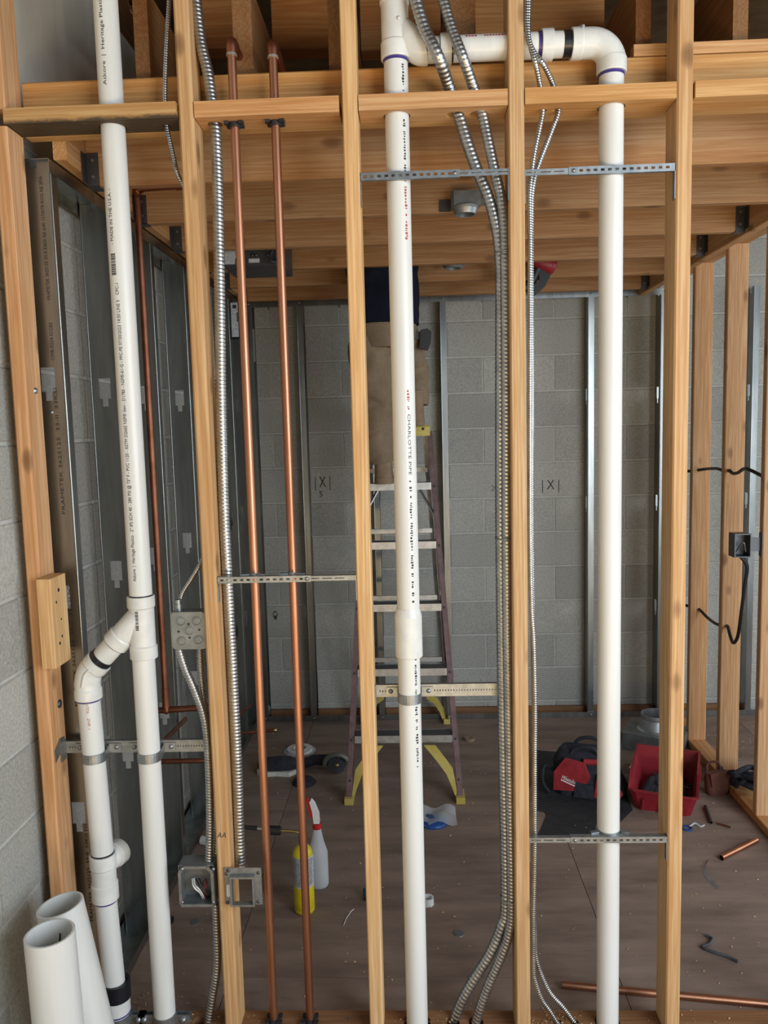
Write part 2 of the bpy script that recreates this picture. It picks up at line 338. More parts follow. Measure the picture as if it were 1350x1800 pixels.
# ------------------------------------------------------------------ the front stud wall
SY = 0.089
def stud(x, z0, z1, label, mat, lean=0.0, cat='stud', c=0.003, grp=None):
    mb = MB().board(x, x+0.038, 0, SY, z0, z1, 'z', c)
    return obj('wall_stud', mb, mat, label=label, cat=cat, group=grp)
s1 = stud(-0.471, 0.038, 2.487, 'reddish wooden wall stud against the grey block wall at the far left', WZO, c=0.005)
s1u = stud(-0.471, 2.527, 3.19, 'short wooden stud above the stained blocking board at upper left', WZO)
s2 = stud(0.0, 0.038, 3.19, 'wooden wall stud carrying the steel junction boxes, left of the copper pipes', WZ, c=0.005)
s3 = stud(0.4064, 0.038, 3.19, 'pale wooden wall stud between the copper pipes and the white pipe', WZP)
s4 = stud(0.8128, 0.038, 3.19, 'wooden wall stud between two bundles of metal conduit', WZ)
s5 = stud(1.2192, 0.038, 3.19, 'wooden wall stud right of the white pipe with the big elbow', WZ, c=0.004)
s6 = stud(1.70, 0.038, 3.19, 'wooden wall stud outside the right edge of the view', WZ)
obj('top_plate', MB().board(-0.47, 1.74, 0, SY, 3.192, 3.23, 'x'), WX, label='wooden top plate resting on the stud tops under the roof', cat='board')
holes = [(-0.086, .045, .02), (-0.185, .045, .036), (-0.318, .045, .036), (.131, .045, .015), (.234, .045, .015), (.538, .045, .038),
         (.637, .045, .021), (.704, .045, .021), (.933, .045, .012), (.98, .045, .012), (1.072, .045, .035)]
SOLEW = wood('dirty_plate_wood', 'x', (0.27, 0.155, 0.085), (0.27, 0.155, 0.085))
holed('sole_plate', SOLEW, -0.471, 1.74, 0, SY, 0.0, 0.038, holes, label='drilled wooden sole plate along the floor under the front studs', cat='board')
PX = dict(L1=-0.181, M=0.540, RR=1.072, c1=0.130, c2=0.2335)
bl = [(-0.437, -0.004, [(PX['L1'], .045, .034), (-0.045, .045, .009)], WSTAIN, 'weathered blocking board with a black-stained underside at the upper left'),
      (0.04, 0.3985, [(0.0795, .05, .020), (PX['c1'], .045, .0135), (PX['c2'], .045, .0135)], WX, 'blocking board drilled for the two copper pipes'),
      (0.4465, 0.811, [(PX['M'], .045, .034), (0.686, .052, .023), (0.743, .05, .021)], WX, 'blocking board drilled for a white pipe and two fat conduits'),
      (0.853, 1.2175, [(0.902, .045, .011), (0.938, .045, .011), (PX['RR'], .045, .034)], WXP, 'pale blocking board drilled for thin cables and a white pipe'),
      (1.262, 1.698, [], WXP, 'plain pale blocking board right of the last stud in view')]
for x0, x1, hs, mt, lb in bl:
    y0 = -0.006 if mt is WSTAIN else 0.0
    holed('blocking_board', mt, x0, x1, y0, y0+SY, 2.4885, 2.5265, hs, label=lb, cat='board')
obj('ledger_board', MB().board(-0.43, 1.74, 0.0925, 0.1305, 2.491, 2.628, 'x', 0.004), WXP, label='long pale ledger board behind the blocking at the top of the stud wall', cat='board')
obj('plywood_strip', MB().board(1.14, 1.74, 0.094, 0.125, 2.6295, 2.658, 'x', 0.001), WX, label='rough edged wood strip lying on top of the ledger at upper right', cat='board')

# ------------------------------------------------------------------ ceiling joists
jn = ['nearest', 'second', 'third', 'fourth', 'fifth', 'sixth']
for k in range(6):
    y = 0.2633+0.4064*k
    t = obj('ceiling_joist', MB().board(-0.341, 1.829, y, y+0.038, 2.4143, 2.60, 'x', 0.004), WXJ, label='%s ceiling joist from the stud wall, spanning the room overhead' % jn[k], cat='joist', group='ceiling joists over the room')
    for sx, xe in ((1, -0.341), (-1, 1.829)):
        x1, x2 = sorted((xe, xe+sx*0.035))
        h = MB().box(x1, x2, y-0.002, y, 2.413, 2.505).box(x1, x2, y+0.038, y+0.040, 2.413, 2.505).box(x1, x2, y-0.002, y+0.040, 2.4115, 2.4143)
        e = xe-sx*0.0005; h.box(min(e, e+sx*.002), max(e, e+sx*.002), y-0.035, y-0.002, 2.42, 2.50).box(min(e, e+sx*.002), max(e, e+sx*.002), y+.04, y+.073, 2.42, 2.50)
        hh = obj('joist_hanger', h, DARKM, t)
        for zz in (2.44, 2.485): obj('nail', MB().lathe((xe+sx*0.018, y-0.002, zz), [(0.005, 0), (0.004, 0.002)], (0, -1, 0), 8), GALV, hh)
obj('ceiling_ledger', MB().board(-0.379, -0.3425, 0.135, 2.46, 2.446, 2.60, 'y'), WY, label='wooden ledger carrying the left ends of the ceiling joists', cat='board')
obj('ceiling_ledger', MB().board(1.8305, 1.868, 0.135, 2.46, 2.404, 2.60, 'y'), WY, label='wooden ledger carrying the right ends of the ceiling joists', cat='board')
obj('rim_joist', MB().board(-0.40, 1.95, 2.475, 2.513, 2.4425, 2.60, 'x'), WXJ, label='rim joist on the steel track along the back block wall', cat='joist')
# ------------------------------------------------------------------ roof framing above the ledger
for i, (a, b, zb) in enumerate([(-0.102, 0.117, 2.855), (0.170, 0.364, 2.845), (0.434, 0.673, 2.832), (0.749, 1.153, 2.812)]):
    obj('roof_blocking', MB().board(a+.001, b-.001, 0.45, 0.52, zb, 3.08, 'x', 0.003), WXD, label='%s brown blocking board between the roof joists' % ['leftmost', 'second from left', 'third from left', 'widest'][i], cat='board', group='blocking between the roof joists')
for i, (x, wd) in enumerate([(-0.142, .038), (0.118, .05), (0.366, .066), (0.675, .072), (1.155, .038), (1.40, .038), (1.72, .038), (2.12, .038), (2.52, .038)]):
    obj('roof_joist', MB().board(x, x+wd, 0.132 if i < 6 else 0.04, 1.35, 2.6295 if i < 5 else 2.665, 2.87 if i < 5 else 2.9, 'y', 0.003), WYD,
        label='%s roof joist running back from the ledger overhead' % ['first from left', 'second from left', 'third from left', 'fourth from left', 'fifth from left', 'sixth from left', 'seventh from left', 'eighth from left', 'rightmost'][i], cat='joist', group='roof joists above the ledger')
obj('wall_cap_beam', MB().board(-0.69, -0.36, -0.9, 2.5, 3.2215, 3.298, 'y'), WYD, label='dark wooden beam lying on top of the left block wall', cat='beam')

# ------------------------------------------------------------------ right wooden partition
PXR = 1.985
obj('partition_sole_plate', MB().board(PXR, PXR+0.09, 0.55, 2.44, 0, 0.038, 'y'), WY, label='wooden sole plate on the floor under the right partition', cat='board')
obj('partition_top_plate', MB().board(PXR, PXR+0.09, 0.55, 2.46, 2.486, 2.524, 'y'), WY, label='wooden top plate over the studs of the right partition', cat='board')
for y, lb in ((2.03, 'farthest wooden stud of the right partition, near the back wall'), (1.62, 'middle wooden stud of the right partition with a cable through it'), (1.21, 'nearest wooden stud of the right partition at the right edge of the view')):
    obj('wall_stud', MB().board(PXR, PXR+0.09, y, y+0.038, 0.0385, 2.4855, 'z'), WZO, label=lb, cat='stud', group='studs of the right partition')

# ------------------------------------------------------------------ steel studs
SW, SF, ST = 0.092, 0.034, 0.0014
def ksteel(z0, z1, knocks):
    """C stud: web spans local x 0..SW at y=0, flanges run to +y; key-shaped knockouts are real openings."""
    mb = MB(); hw, tw = 0.019, 0.009; c = SW/2
    cuts = []
    for k in knocks: cuts += [(k-0.02, k+0.045, hw), (k-0.045, k-0.02, tw)]
    cuts = sorted([(max(a, z0), min(b, z1), h) for a, b, h in cuts if b > z0 and a < z1]); z = z0
    for a, b, h in cuts:
        if a > z: mb.box(0, SW, 0, ST, z, a)
        mb.box(0, c-h, 0, ST, a, b); mb.box(c+h, SW, 0, ST, a, b); z = b
    if z < z1: mb.box(0, SW, 0, ST, z, z1)
    fl_ = MB().box(SW-ST, SW, ST, SF, z0, z1).box(SW-0.010, SW-ST, SF-ST, SF, z0, z1)
    fb_ = MB().box(0, ST, ST, SF, z0, z1).box(ST, 0.010, SF-ST, SF, z0, z1)
    fl_.lathe((SW-.0022, .0022, z0), [(.0032, 0), (.0032, z1-z0)], n=10); fb_.lathe((.0022, .0022, z0), [(.0032, 0), (.0032, z1-z0)], n=10)
    return mb, fl_, fb_
KN = [0.63, 1.245, 1.857, 2.47]
ln = ['nearest', 'second', 'third', 'fourth', 'fifth', 'sixth', 'last']
for i, y in enumerate([0.115, 0.515, 0.915, 1.345, 1.755, 2.16, 2.43]):
    wbm, f1, f2 = ksteel(0.002, 2.438, [k+random.uniform(-.012, .012) for k in KN])
    M4 = Matrix.Translation((-0.472, y, 0)); t = thing('steel_stud', '%s steel stud from the front in the left metal framed wall' % ln[i], 'steel stud', (-0.426, y, 0.002), 'steel studs of the left wall')
    obj('web', wbm.xform(M4), STUDM, t); obj('flange', f1.xform(M4), STUDM, t); obj('flange', f2.xform(M4), STUDM, t)
    if i == 0:
        for za, zb, s in ((0.95, 1.30, 'FRAMETEK 362S125  33-II  33KSI NS'), (1.50, 1.845, 'FRAMETEK 362S125  33-II  33KSI'), (1.92, 2.02, 'CMR-0224 ICCES'), (2.08, 2.40, 'FRAMETEK 362S125 33-II 33KSI NS G40 1270078 ROG NS SFIA'), (0.30, 0.60, 'FRAMETEK 362S125  33-II  33KSI NS')):
            tm = flat_text(s, (-0.404, y-0.0008, za), (0, 0, 1), (-1, 0, 0), zb-za, 0.013); obj('lettering', tm, INK, t)
        obj('screw', MB().slathe((-0.452+0.03, y-0.0005, 1.78), [(0.006, 0), (0.004, .003), (0.001, .004)], (0, -1, 0), 8), GALV, t)
tl = thing('steel_track', 'galvanized top track of the left metal framed wall', 'steel track', (-.426, 1.3, 2.438))
obj('web', MB().box(-0.474, -0.378, 0.10, 2.46, 2.439, 2.4405), STUDM, tl); obj('flange', MB().box(-0.3785, -0.377, 0.10, 2.46, 2.405, 2.439), STUDM, tl); obj('flange', MB().box(-0.4755, -0.474, 0.10, 2.46, 2.405, 2.439), STUDM, tl)
tl = thing('steel_track', 'galvanized bottom track of the left metal framed wall', 'steel track', (-.426, 1.3, 0))
obj('web', MB().box(-0.474, -0.378, 0.10, 2.46, 0.0005, 0.002), STUDM, tl); obj('flange', MB().box(-0.3785, -0.377, 0.10, 2.46, 0.002, 0.034), STUDM, tl); obj('flange', MB().box(-0.4755, -0.474, 0.10, 2.46, 0.002, 0.034), STUDM, tl)
bn = ['in the left corner', 'behind the right copper pipe', 'behind the ladder on the left', 'just right of the ladder', 'hidden behind the conduit bundle', 'left of the white pipe with the elbow', 'right of the white pipe with the elbow', 'seen past the right partition']
for i, x in enumerate([-0.355, -0.068, 0.337, 0.735, 1.16, 1.555, 1.955, 2.46]):
    wbm, f1, f2 = ksteel(0.002, 2.438, [0.64, 1.25, 1.86, 2.45])
    # local x -> depth (room face at 2.47), local y -> +X
    M4 = Matrix(((0, 1, 0, x), (-1, 0, 0, 2.562), (0, 0, 1, 0), (0, 0, 0, 1)))
    t = thing('steel_stud', 'steel stud of the back wall %s' % bn[i], 'steel stud', (x, 2.516, 0.002), 'steel studs of the back wall')
    obj('web', wbm.xform(M4), STUDM, t); obj('flange', f1.xform(M4), STUDM, t); obj('flange', f2.xform(M4), STUDM, t)
    if i < 7:
        for zz in (0.018, 2.424): obj('screw', MB().slathe((x+0.017, 2.4655, zz), [(0.006, 0), (0.004, .003), (0.001, .004)], (0, -1, 0), 8), GALV, t)
for z0, z1, zf0, zf1, lb in ((2.439, 2.4405, 2.405, 2.439, 'galvanized top track along the back block wall'), (0.0005, 0.002, 0.002, 0.034, 'galvanized bottom track along the back block wall')):
    tl = thing('steel_track', lb, 'steel track', (1.0, 2.51, z0))
    xe = 1.99 if z0 > 1 else 2.55
    obj('web', MB().box(-0.375, xe, 2.468, 2.564, z0, z1), STUDM, tl); obj('flange', MB().box(-0.375, xe, 2.4665, 2.468, zf0, zf1), STUDM, tl); obj('flange', MB().box(-0.375, xe, 2.5625, 2.5645, zf0, zf1), STUDM, tl)
t = thing('wood_curb', 'thin wood strip behind the bottom track of the back wall', 'board', (1.0, 2.55, 0.0025))
_bx = [-0.355, -0.068, 0.337, 0.735, 1.16, 1.555, 1.955, 2.46]
for a, b in zip(_bx, _bx[1:]): obj('strip', MB().board(a+0.036, b-0.002, 2.535, 2.5605, 0.0025, 0.045, 'x'), SOLEW, t)

# ================================================================== DRAIN AND VENT PIPES (2 inch, 60 mm outside)
PR, HR, PY = 0.0302, 0.0368, 0.045
def ztop(px, py, Y=PY): return W(px, py, Y).z
def vpipe(x, z0, z1, par, n=28, name='pipe'): return obj(name, MB().lathe((x, PY, z0), [(PR, 0), (PR, z1-z0)], n=n), PVC, par)
def hub(mb, c, ax, l, r=HR, lead=0.006):
    c = Vector(c); return mb.lathe(c, [(PR, -0.001), (r-0.002, 0), (r, 0.002), (r, l-0.002), (r-0.002, l), (PR+0.001, l+lead)], ax, 28)
def ring_(name, c, ax, h, mat, par, r=PR+0.0008):
    return obj(name, MB().lathe(c, [(PR-0.002, 0), (r, 0), (r, h), (PR-0.002, h)], ax, 28, cap=False), mat, par)
# --- left stack: riser, wye, offset, second riser with a tee
X1 = PX['L1']; XB = -0.184
t = thing('drain_stack', 'white drain pipe stack with a slanted side branch at the left', 'pipe', (X1, PY, 0.0))
zh1, zh0, zb1, zb0 = ztop(248, 1047), ztop(248, 1066), ztop(254, 1135), ztop(254, 1156)
vpipe(X1, zh1-0.004, 3.1, t); vpipe(XB, 0.0, zb0+0.004, t)
wy = MB(); wy.lathe((X1-0.001, PY, zb0), [(PR+.003, 0), (HR-.001, 0.0), (HR, 0.002), (HR, zb1-zb0), (PR+.0035, zb1-zb0+.004), (PR+.0035, zh0-zb0-.004), (HR, zh0-zb0), (HR, zh1-zb0-.002), (HR-.001, zh1-zb0), (PR+.002, zh1-zb0)], n=28)
pa, pb, pc = W(247, 1082, PY), W(206, 1127, PY), W(172, 1166, PY)
dr = (pb-pa).normalized(); pc = pb+dr*((pc-pb).dot(dr))
wy.lathe(pa, [(PR+.0035, 0), (PR+.0035, (pb-pa).length-0.02)], dr, 28); 
wy.lathe(pb-dr*0.02, [(PR+.0035, -.004), (HR, 0), (HR, 0.028), (HR-.002, .030), (PR, .030)], dr, 28)
obj('wye_fitting', wy, FIT, t)
obj('branch_pipe', MB().lathe(pb, [(PR, 0), (PR, (pc-pb).length)], dr, 28), PVC, t)
ring_('cement_ring', pb+dr*0.0095, dr, 0.003, CEMENT, t)
XE = W(155, 1215, PY).x; zeb, zet = ztop(155, 1228), pc
# elbow: from the branch direction down to vertical
q0 = pc-dr*0.004; corner = Vector((XE, PY, q0.z-(q0.x-XE)*abs(dr.z/dr.x)*1.0))
el = MB(); pts = spline([q0, q0+dr*0.02, corner+(q0-corner)*0.25, corner+Vector((0, 0, -0.02)), Vector((XE, PY, zeb+0.03))], 0.006)
el.sweep(pts, PR+0.0045, 28); el.lathe(q0-dr*0.004, [(PR, -.001), (HR, 0), (HR, 0.022), (PR+.003, 0.03)], dr, 28)
el.lathe((XE, PY, zeb), [(PR, 0), (HR-.002, 0), (HR, 0.002), (HR, 0.026), (PR+.003, 0.034)], n=28)
el.sweep([p+Vector((0, -PR-0.004, 0)) for p in pts[3:-3]], 0.004, 6)
obj('elbow_fitting', el, FIT, t)
ring_('cement_smear', q0-dr*0.020, dr, 0.018, CEMENT, t, PR+0.0025); ring_('primer_ring', (XE, PY, zeb-0.005), (0, 0, 1), 0.006, PRIMER, t)
ring_('cement_ring', (X1, PY, zh1), (0, 0, 1), 0.003, CEMENT, t)
zt = [ztop(183, y) for y in (1500, 1522, 1552, 1580)]
XT = W(183, 1540, PY).x; XL = W(206, 1760, PY).x
obj('pipe', MB().sweep([(XE, PY, zeb+0.003), (XT, PY, zt[0]-0.004)], PR, 28), PVC, t)
te = MB().lathe((XT, PY, zt[3]), [(PR+.001, 0), (HR-.002, 0), (HR, .002), (HR, zt[2]-zt[3]), (PR+.0035, zt[2]-zt[3]+.004), (PR+.0035, zt[1]-zt[3]-.004), (HR, zt[1]-zt[3]), (HR, zt[0]-zt[3]-.002), (HR-.002, zt[0]-zt[3]), (PR+.001, zt[0]-zt[3])], n=28)
bd = Vector((0.30, 0.954, 0)); zc = (zt[0]+zt[1])/2-0.012
te.lathe((XT, PY, zc), [(PR+.0035, 0), (PR+.0035, .045), (HR, .047), (HR, .072), (PR, .072)], bd, 28, cap=False)
obj('tee_fitting', te, FIT, t)
ring_('cement_ring', (XT, PY, zt[0]), (0, 0, 1), 0.004, CEMENT, t); ring_('primer_ring', (XT, PY, zt[3]-.006), (0, 0, 1), 0.006, PRIMER, t)
zk1, zk0 = ztop(200, 1724), ztop(202, 1752)
obj('pipe', MB().sweep([(XT, PY, zt[3]+.003), (XL, PY, 0.0)], PR, 28), PVC, t)
ring_('rubber_coupling', (XL+.002, PY, zk0), (0, 0, 1), zk1-zk0, CEMENT, t, HR+.001)
obj('lower_hub', MB().lathe((XL, PY, zk0-.052), [(PR, 0), (HR-.001, 0), (HR-.001, .05), (PR, .05)], n=28), FIT, t)
ring_('primer_ring', (XL, PY, zk0-.046), (0, 0, 1), 0.004, PRIMER, t, HR)
def Zl(y): return W(240, y, PY-PR).z
za = Zl(1022); zb = Zl(497)
obj('lettering', pipe_text('Atkore  |  Heritage Plastics   2" IPS SCH 40 - 280 PSI @ 73° F - PVC 1120 - ASTM D2665 NSF® dwv - D1785 - NSF®-61-G - PPC-PE 07/30/2023 14:50 LINE 5    CPC-1', X1, PY, PR, za, zb, -0.12, 0.0125), INK, t)
obj('lettering', pipe_text('- MADE IN THE U.S.A. -', X1, PY, PR, Zl(428), Zl(330), -0.32, 0.0125), INK, t)
obj('lettering', pipe_text('Atkore  |  Heritage Plastics   2" IPS SCH 40 - 280 PSI', X1, PY, PR, Zl(147), Zl(147)+0.42, -0.10, 0.0125), INK, t)
bc = MB(); z = Zl(482)
while z < Zl(444):
    h = random.choice((0.001, 0.002, 0.003)); pts_ = [(X1+(PR+.0008)*math.sin(a), PY-(PR+.0008)*math.cos(a)) for a in (-.55, -.4, -.25, -.1)]
    bc.add([(x, y, zz) for zz in (z, z+h) for x, y in pts_], [(i, i+1, i+5, i+4) for i in range(3)]); z += h+random.choice((.001, .002))
obj('barcode', bc, INK, t)
bc = MB(); z = Zl(1108)
while z < Zl(1075):
    h = random.choice((0.001, 0.002, 0.003)); pts_ = [(X1+(PR+.0045)*math.sin(a), PY-(PR+.0045)*math.cos(a)) for a in (-.2, -.08, .04)]
    bc.add([(x, y, zz) for zz in (z, z+h) for x, y in pts_], [(i, i+1, i+4, i+3) for i in range(2)]); z += h+random.choice((.001, .002))
obj('barcode', bc, INK, t)
obj('lettering', pipe_text('A TOTAL', XE, PY, PR, ztop(160, 1248), ztop(160, 1232), 0.25, 0.010, False), REDINK, t)
obj('lettering', pipe_text('2NR 1', XE, PY, PR, ztop(160, 1275), ztop(160, 1256), 0.3, 0.010, False), REDINK, t)
# --- middle and right: tee, horizontal vent, elbow, two drops
XM, XR = PX['M'], PX['RR']
t = thing('vent_pipe', 'white vent pipe joining two tall drops with a tee and an elbow', 'pipe', (XM, PY, 0))
zq = [ztop(700, y) for y in (10, 78, 106)]; zax = ztop(760, 88)
zbell = [ztop(721, y) for y in (1068, 1082, 1153)]
vpipe(XM, zbell[0]-.002, zq[2]+.004, t); vpipe(XM-.002, 0.0, zbell[2]+.004, t); vpipe(XM, zq[0]+.02, 3.1, t)
obj('bell_coupling', MB().lathe((XM-.001, PY, zbell[2]), [(PR+.002, 0), (HR-.001, 0), (HR, .002), (HR, zbell[1]-zbell[2]), (PR+.001, zbell[0]-zbell[2])], n=28), FIT, t)
te = MB().lathe((XM, PY, zq[2]), [(PR+.001, 0), (HR-.001, 0), (HR, .002), (HR, zq[1]-zq[2]), (PR+.004, zq[1]-zq[2]+.004), (PR+.004, zq[0]-zq[2]), (HR, zq[0]-zq[2]+.003), (HR, zq[0]-zq[2]+.03), (PR, zq[0]-zq[2]+.03)], n=28)
xb = W(748, 88, PY).x
te.sweep(spline([(XM, PY, zax+.075), (XM+.022, PY, zax+.045), (XM+.045, PY, zax+.012), (xb-.012, PY, zax), (xb, PY, zax)], .008), [PR*0.75+.012*min(1, i/8) for i in range(len(spline([(XM, PY, zax+.075), (XM+.022, PY, zax+.045), (XM+.045, PY, zax+.012), (xb-.012, PY, zax), (xb, PY, zax)], .008)))], 28)
te.slathe((XM+.01, PY-.034, (zq[0]+zq[1])/2), [(0.005, 0), (0.004, .003), (0.001, .004)], (0, -1, 0), 10)
obj('tee_fitting', te, FIT, t)
x_ = lambda px: W(px, 88, PY).x
hx = Vector((1, 0, 0))
def hp(px0, px1, name='pipe', r=PR, mat=None): return obj(name, MB().lathe((x_(px0), PY, zax), [(r, 0), (r, x_(px1)-x_(px0))], hx, 28), mat or PVC, t)
hp(744, 1012); hp(774, 793, 'coupling', HR, FIT); hp(951, 971, 'coupling', HR, FIT)
for px, mt, w_ in ((748, PRIMER, .004), (793.5, CEMENT, .004), (944.5, PRIMER, .008), (989, CEMENT, .020)): ring_('primer_ring' if mt is PRIMER else 'cement_ring', (x_(px), PY, zax), hx, w_, mt, t, PR+.0012)
zE = ztop(1075, 130); rb = 0.052; cx, cz = XR-rb, zax-rb
arc = [Vector((cx+rb*math.sin(a), PY, cz+rb*math.cos(a))) for a in [i*math.pi/2/14 for i in range(15)]]
xs = x_(1003)
el = MB().sweep([Vector((xs+.02, PY, zax))]+arc+[Vector((XR, PY, zE+.02))], PR+.0055, 28)
el.lathe((xs, PY, zax), [(PR, 0), (HR, .001), (HR, .024), (PR+.004, .03)], hx, 28)
el.lathe((XR, PY, zE), [(PR, 0), (HR-.001, 0), (HR, .002), (HR, .033), (PR+.004, .04)], n=28)
el.sweep([Vector((xs+.018, PY, zax+PR+.006)), Vector((xs+.026, PY-.022, zax+.030)), Vector((xs+.02, PY-.03, zax+.01))], .0045, 8)
obj('elbow_fitting', el, FIT, t)
ring_('primer_ring', (XR, PY, zE-.007), (0, 0, 1), .008, PRIMER, t, PR+.0012); ring_('primer_ring', (XM, PY, zq[2]-.007), (0, 0, 1), .008, PRIMER, t, PR+.0012)
vpipe(XR, 0.0, zE+.004, t)
zm = lambda y: W(720, y, PY-PR).z
obj('lettering', pipe_text('CHARLOTTE PIPE', XM, PY, PR, zm(835), zm(728), 0.45, 0.011, False), INK, t)
def ticks(x, z0, z1, ang, mat):       # print too small to read
    mb = MB(); z = z0
    while z < z1:
        h = random.uniform(.002, .006); a0, a1 = ang-random.uniform(.04, .13), ang+random.uniform(.04, .13)
        mb.add([(x+(PR+.0008)*math.sin(a), PY-(PR+.0008)*math.cos(a), zz) for zz in (z, z+h) for a in (a0, a1)], [(0, 1, 3, 2)]); z += h+random.choice((.002, .003, .012))
    return mb
obj('lettering', ticks(XM, zm(720), zm(680), .42, REDINK), REDINK, t); obj('lettering', ticks(XM, zm(1060), zm(842), .45, INK), INK, t)
obj('lettering', ticks(XM, zm(300), zm(200), .62, INK), INK, t); obj('lettering', ticks(XM, zm(420), zm(305), .62, REDINK), REDINK, t); obj('lettering', ticks(XM, zm(158), zm(112), .62, INK), INK, t)
obj('lettering', ticks(XM-.002, zm(1350), zm(1160), .62, INK), INK, t)
tx = MB()
for px0, px1 in ((818, 838), (850, 888)):
    x = x_(px0)
    while x < x_(px1): w_ = random.uniform(.003, .006); tx.add([(xx, PY-PR*math.cos(b)-.0008, zax+PR*math.sin(b)) for xx in (x, x+w_) for b in (.55, .75)], [(0, 1, 3, 2)]); x += w_+.0025
obj('lettering', tx, REDINK, t)
bc = MB(); x = x_(795)
while x < x_(808): w_ = random.choice((.001, .002)); bc.add([(xx, PY-PR*math.cos(b)-.0008, zax+PR*math.sin(b)) for xx in (x, x+w_) for b in (-.85, -.5)], [(0, 1, 3, 2)]); x += w_+.002
obj('barcode', bc, INK, t)

# ------------------------------------------------------------------ loose 4 inch pipes leaning in the corner
def bigpipe(top, bot, label, mark=False):
    top, bot = Vector(top), Vector(bot); ax = (top-bot).normalized(); L_ = (top-bot).length; ro, ri = .0572, .0510
    t = thing('loose_pipe', label, 'pipe', bot, 'loose wide pipes in the left corner')
    obj('pipe_body', MB().lathe(bot, [(ri, 0), (ro, 0), (ro, L_-.001), (ro-.001, L_), (ri, L_), (ri, 0)], ax, 48, cap=False), PVC, t)
    if mark: obj('ink_mark', MB().obox(top-ax*.035+Vector((.0, .0505, 0)), top-ax*.062+Vector((-.004, .0505, 0)), .004, .001, (0, 1, 0)), INK, t)
    return t
pf = W(87, 1640, -0.30); pk = W(105, 1590, -0.17)
bigpipe(pf, (pf.x+.012, -0.30, 0.0), 'wide white pipe standing nearest the camera in the left corner', True)
bigpipe(pk, (pk.x+.085, -0.165, 0.0), 'wide white pipe standing just behind another one in the left corner')

# ------------------------------------------------------------------ copper
CR = 0.0112
for nm, x, ptop, lb in (('c1', PX['c1'], 62, 'left tall copper pipe rising through the stud wall'), ('c2', PX['c2'], 66, 'right tall copper pipe rising through the stud wall')):
    zt_ = ztop(410 if nm == 'c1' else 482, ptop); t = thing('copper_pipe', lb, 'pipe', (x, PY, 0), 'copper pipes in the stud wall')
    obj('pipe', MB().lathe((x, PY, 0.0), [(CR, 0), (CR, zt_-.03)], n=20), COPPER, t)
    arc = [Vector((x, PY+.02-.02*math.cos(a), zt_-.03+.02*math.sin(a))) for a in [i*math.pi/2/8 for i in range(9)]]
    obj('elbow', MB().sweep([Vector((x, PY, zt_-.045))]+arc+[Vector((x, PY+.04, zt_-.01))], CR+.002, 20), COPPERD, t)
    obj('solder_ring', MB().lathe((x, PY, zt_-.050), [(CR, 0), (CR+.0025, .001), (CR+.002, .006), (CR, .007)], n=20), SOLDER, t)
    obj('back_run', MB().lathe((x, PY+.035, zt_-.01), [(CR, 0), (CR, .75)], (0.02, 1, -0.02), 20), COPPERD, t)
    for zc_, nm2 in ((2.4885, 'pipe_clip'), (0.052, 'pipe_clip')):
        mb = MB().lathe((x, PY, zc_-.012), [(CR, 0), (CR+.004, 0), (CR+.004, .011), (CR, .011)], n=20, cap=False)
        for sx in (-1, 1): mb.obox((x+sx*.012, PY-.012, zc_-.004), (x+sx*.024, PY-.014, zc_-.004), .014, .007); mb.obox((x+sx*.012, PY+.012, zc_-.004), (x+sx*.022, PY+.012, zc_-.004), .014, .007)
        obj(nm2, mb, BLACK, t)
def cpipe(name, a, b, label, r=CR, mat=None, cap=False):
    t = thing(name, label, 'pipe', (Vector(a)+Vector(b))/2); a, b = Vector(a), Vector(b)
    obj('tube', MB().lathe(a, [(r-.0012, .0), (r, 0), (r, (b-a).length), (r-.0012, (b-a).length), (r-.0012, 0)], b-a, 20, cap=False), mat or COPPER, t); return t
t = thing('copper_riser', 'tarnished copper riser on the left metal framed wall', 'pipe', (-.33, .65, .7))
rz = S(240, 330, -.33).z
obj('pipe', MB().lathe((-.33, .65, .80), [(CR, 0), (CR, 1.70)], n=16), COPPERD, t)
obj('elbow', MB().sweep(spline([(-.33, .65, 2.49), (-.33, .65, 2.506), (-.325, .648, 2.516), (-.31, .645, 2.52)], .004), CR+.002, 14), COPPERD, t)
obj('top_run', MB().lathe((-.315, .645, 2.52), [(CR, 0), (CR, .12)], (1, -.1, 0), 16), COPPERD, t)
obj('end_elbow', MB().lathe((-.195, .633, 2.52), [(CR+.003, 0), (CR+.003, .02)], (1, -.1, 0), 16), COPPERD, t)
p1, p2 = W(276, 1249, .65), W(352, 1244, .65)
obj('lower_run', MB().lathe(p1, [(CR, 0), (CR, .2)], p2-p1, 16), COPPERD, t); obj('elbow', MB().sweep(spline([(-.33, .65, .82), (-.33, .65, p1.z+.01), (-.325, .65, p1.z), (p1.x+.03, .65, p1.z)], .006), CR+.002, 14), COPPERD, t)
p1, p2 = W(262, 1339, .63), W(360, 1337, .63); obj('branch', MB().lathe(p1, [(.009, 0), (.009, (p2-p1).length*1.5)], p2-p1, 14), COPPERD, t)
p1 = W(288, 1302, .60); p2 = W(326, 1264, .95); obj('branch', MB().lathe(p1, [(.009, 0), (.009, (p2-p1).length)], p2-p1, 14), COPPERD, t)
p1 = W(410, 1290, 1.75); p2 = W(486, 1283, 1.75); t = cpipe('copper_stub', p1, p2, 'capped copper stub sticking out behind the left copper pipe', .008, COPPERD); obj('cap', MB().slathe(p2, [(.0105, -.012), (.0105, 0), (.007, .003)], p2-p1, 14), BRASS, t)
p1 = W(427, 1262, 1.85); p1.x = -.3765; p2 = W(440, 1240, 2.1);  obj('branch', MB().lathe(p1, [(.009, 0), (.009, (p2-p1).length)], p2-p1, 14), COPPERD, t)
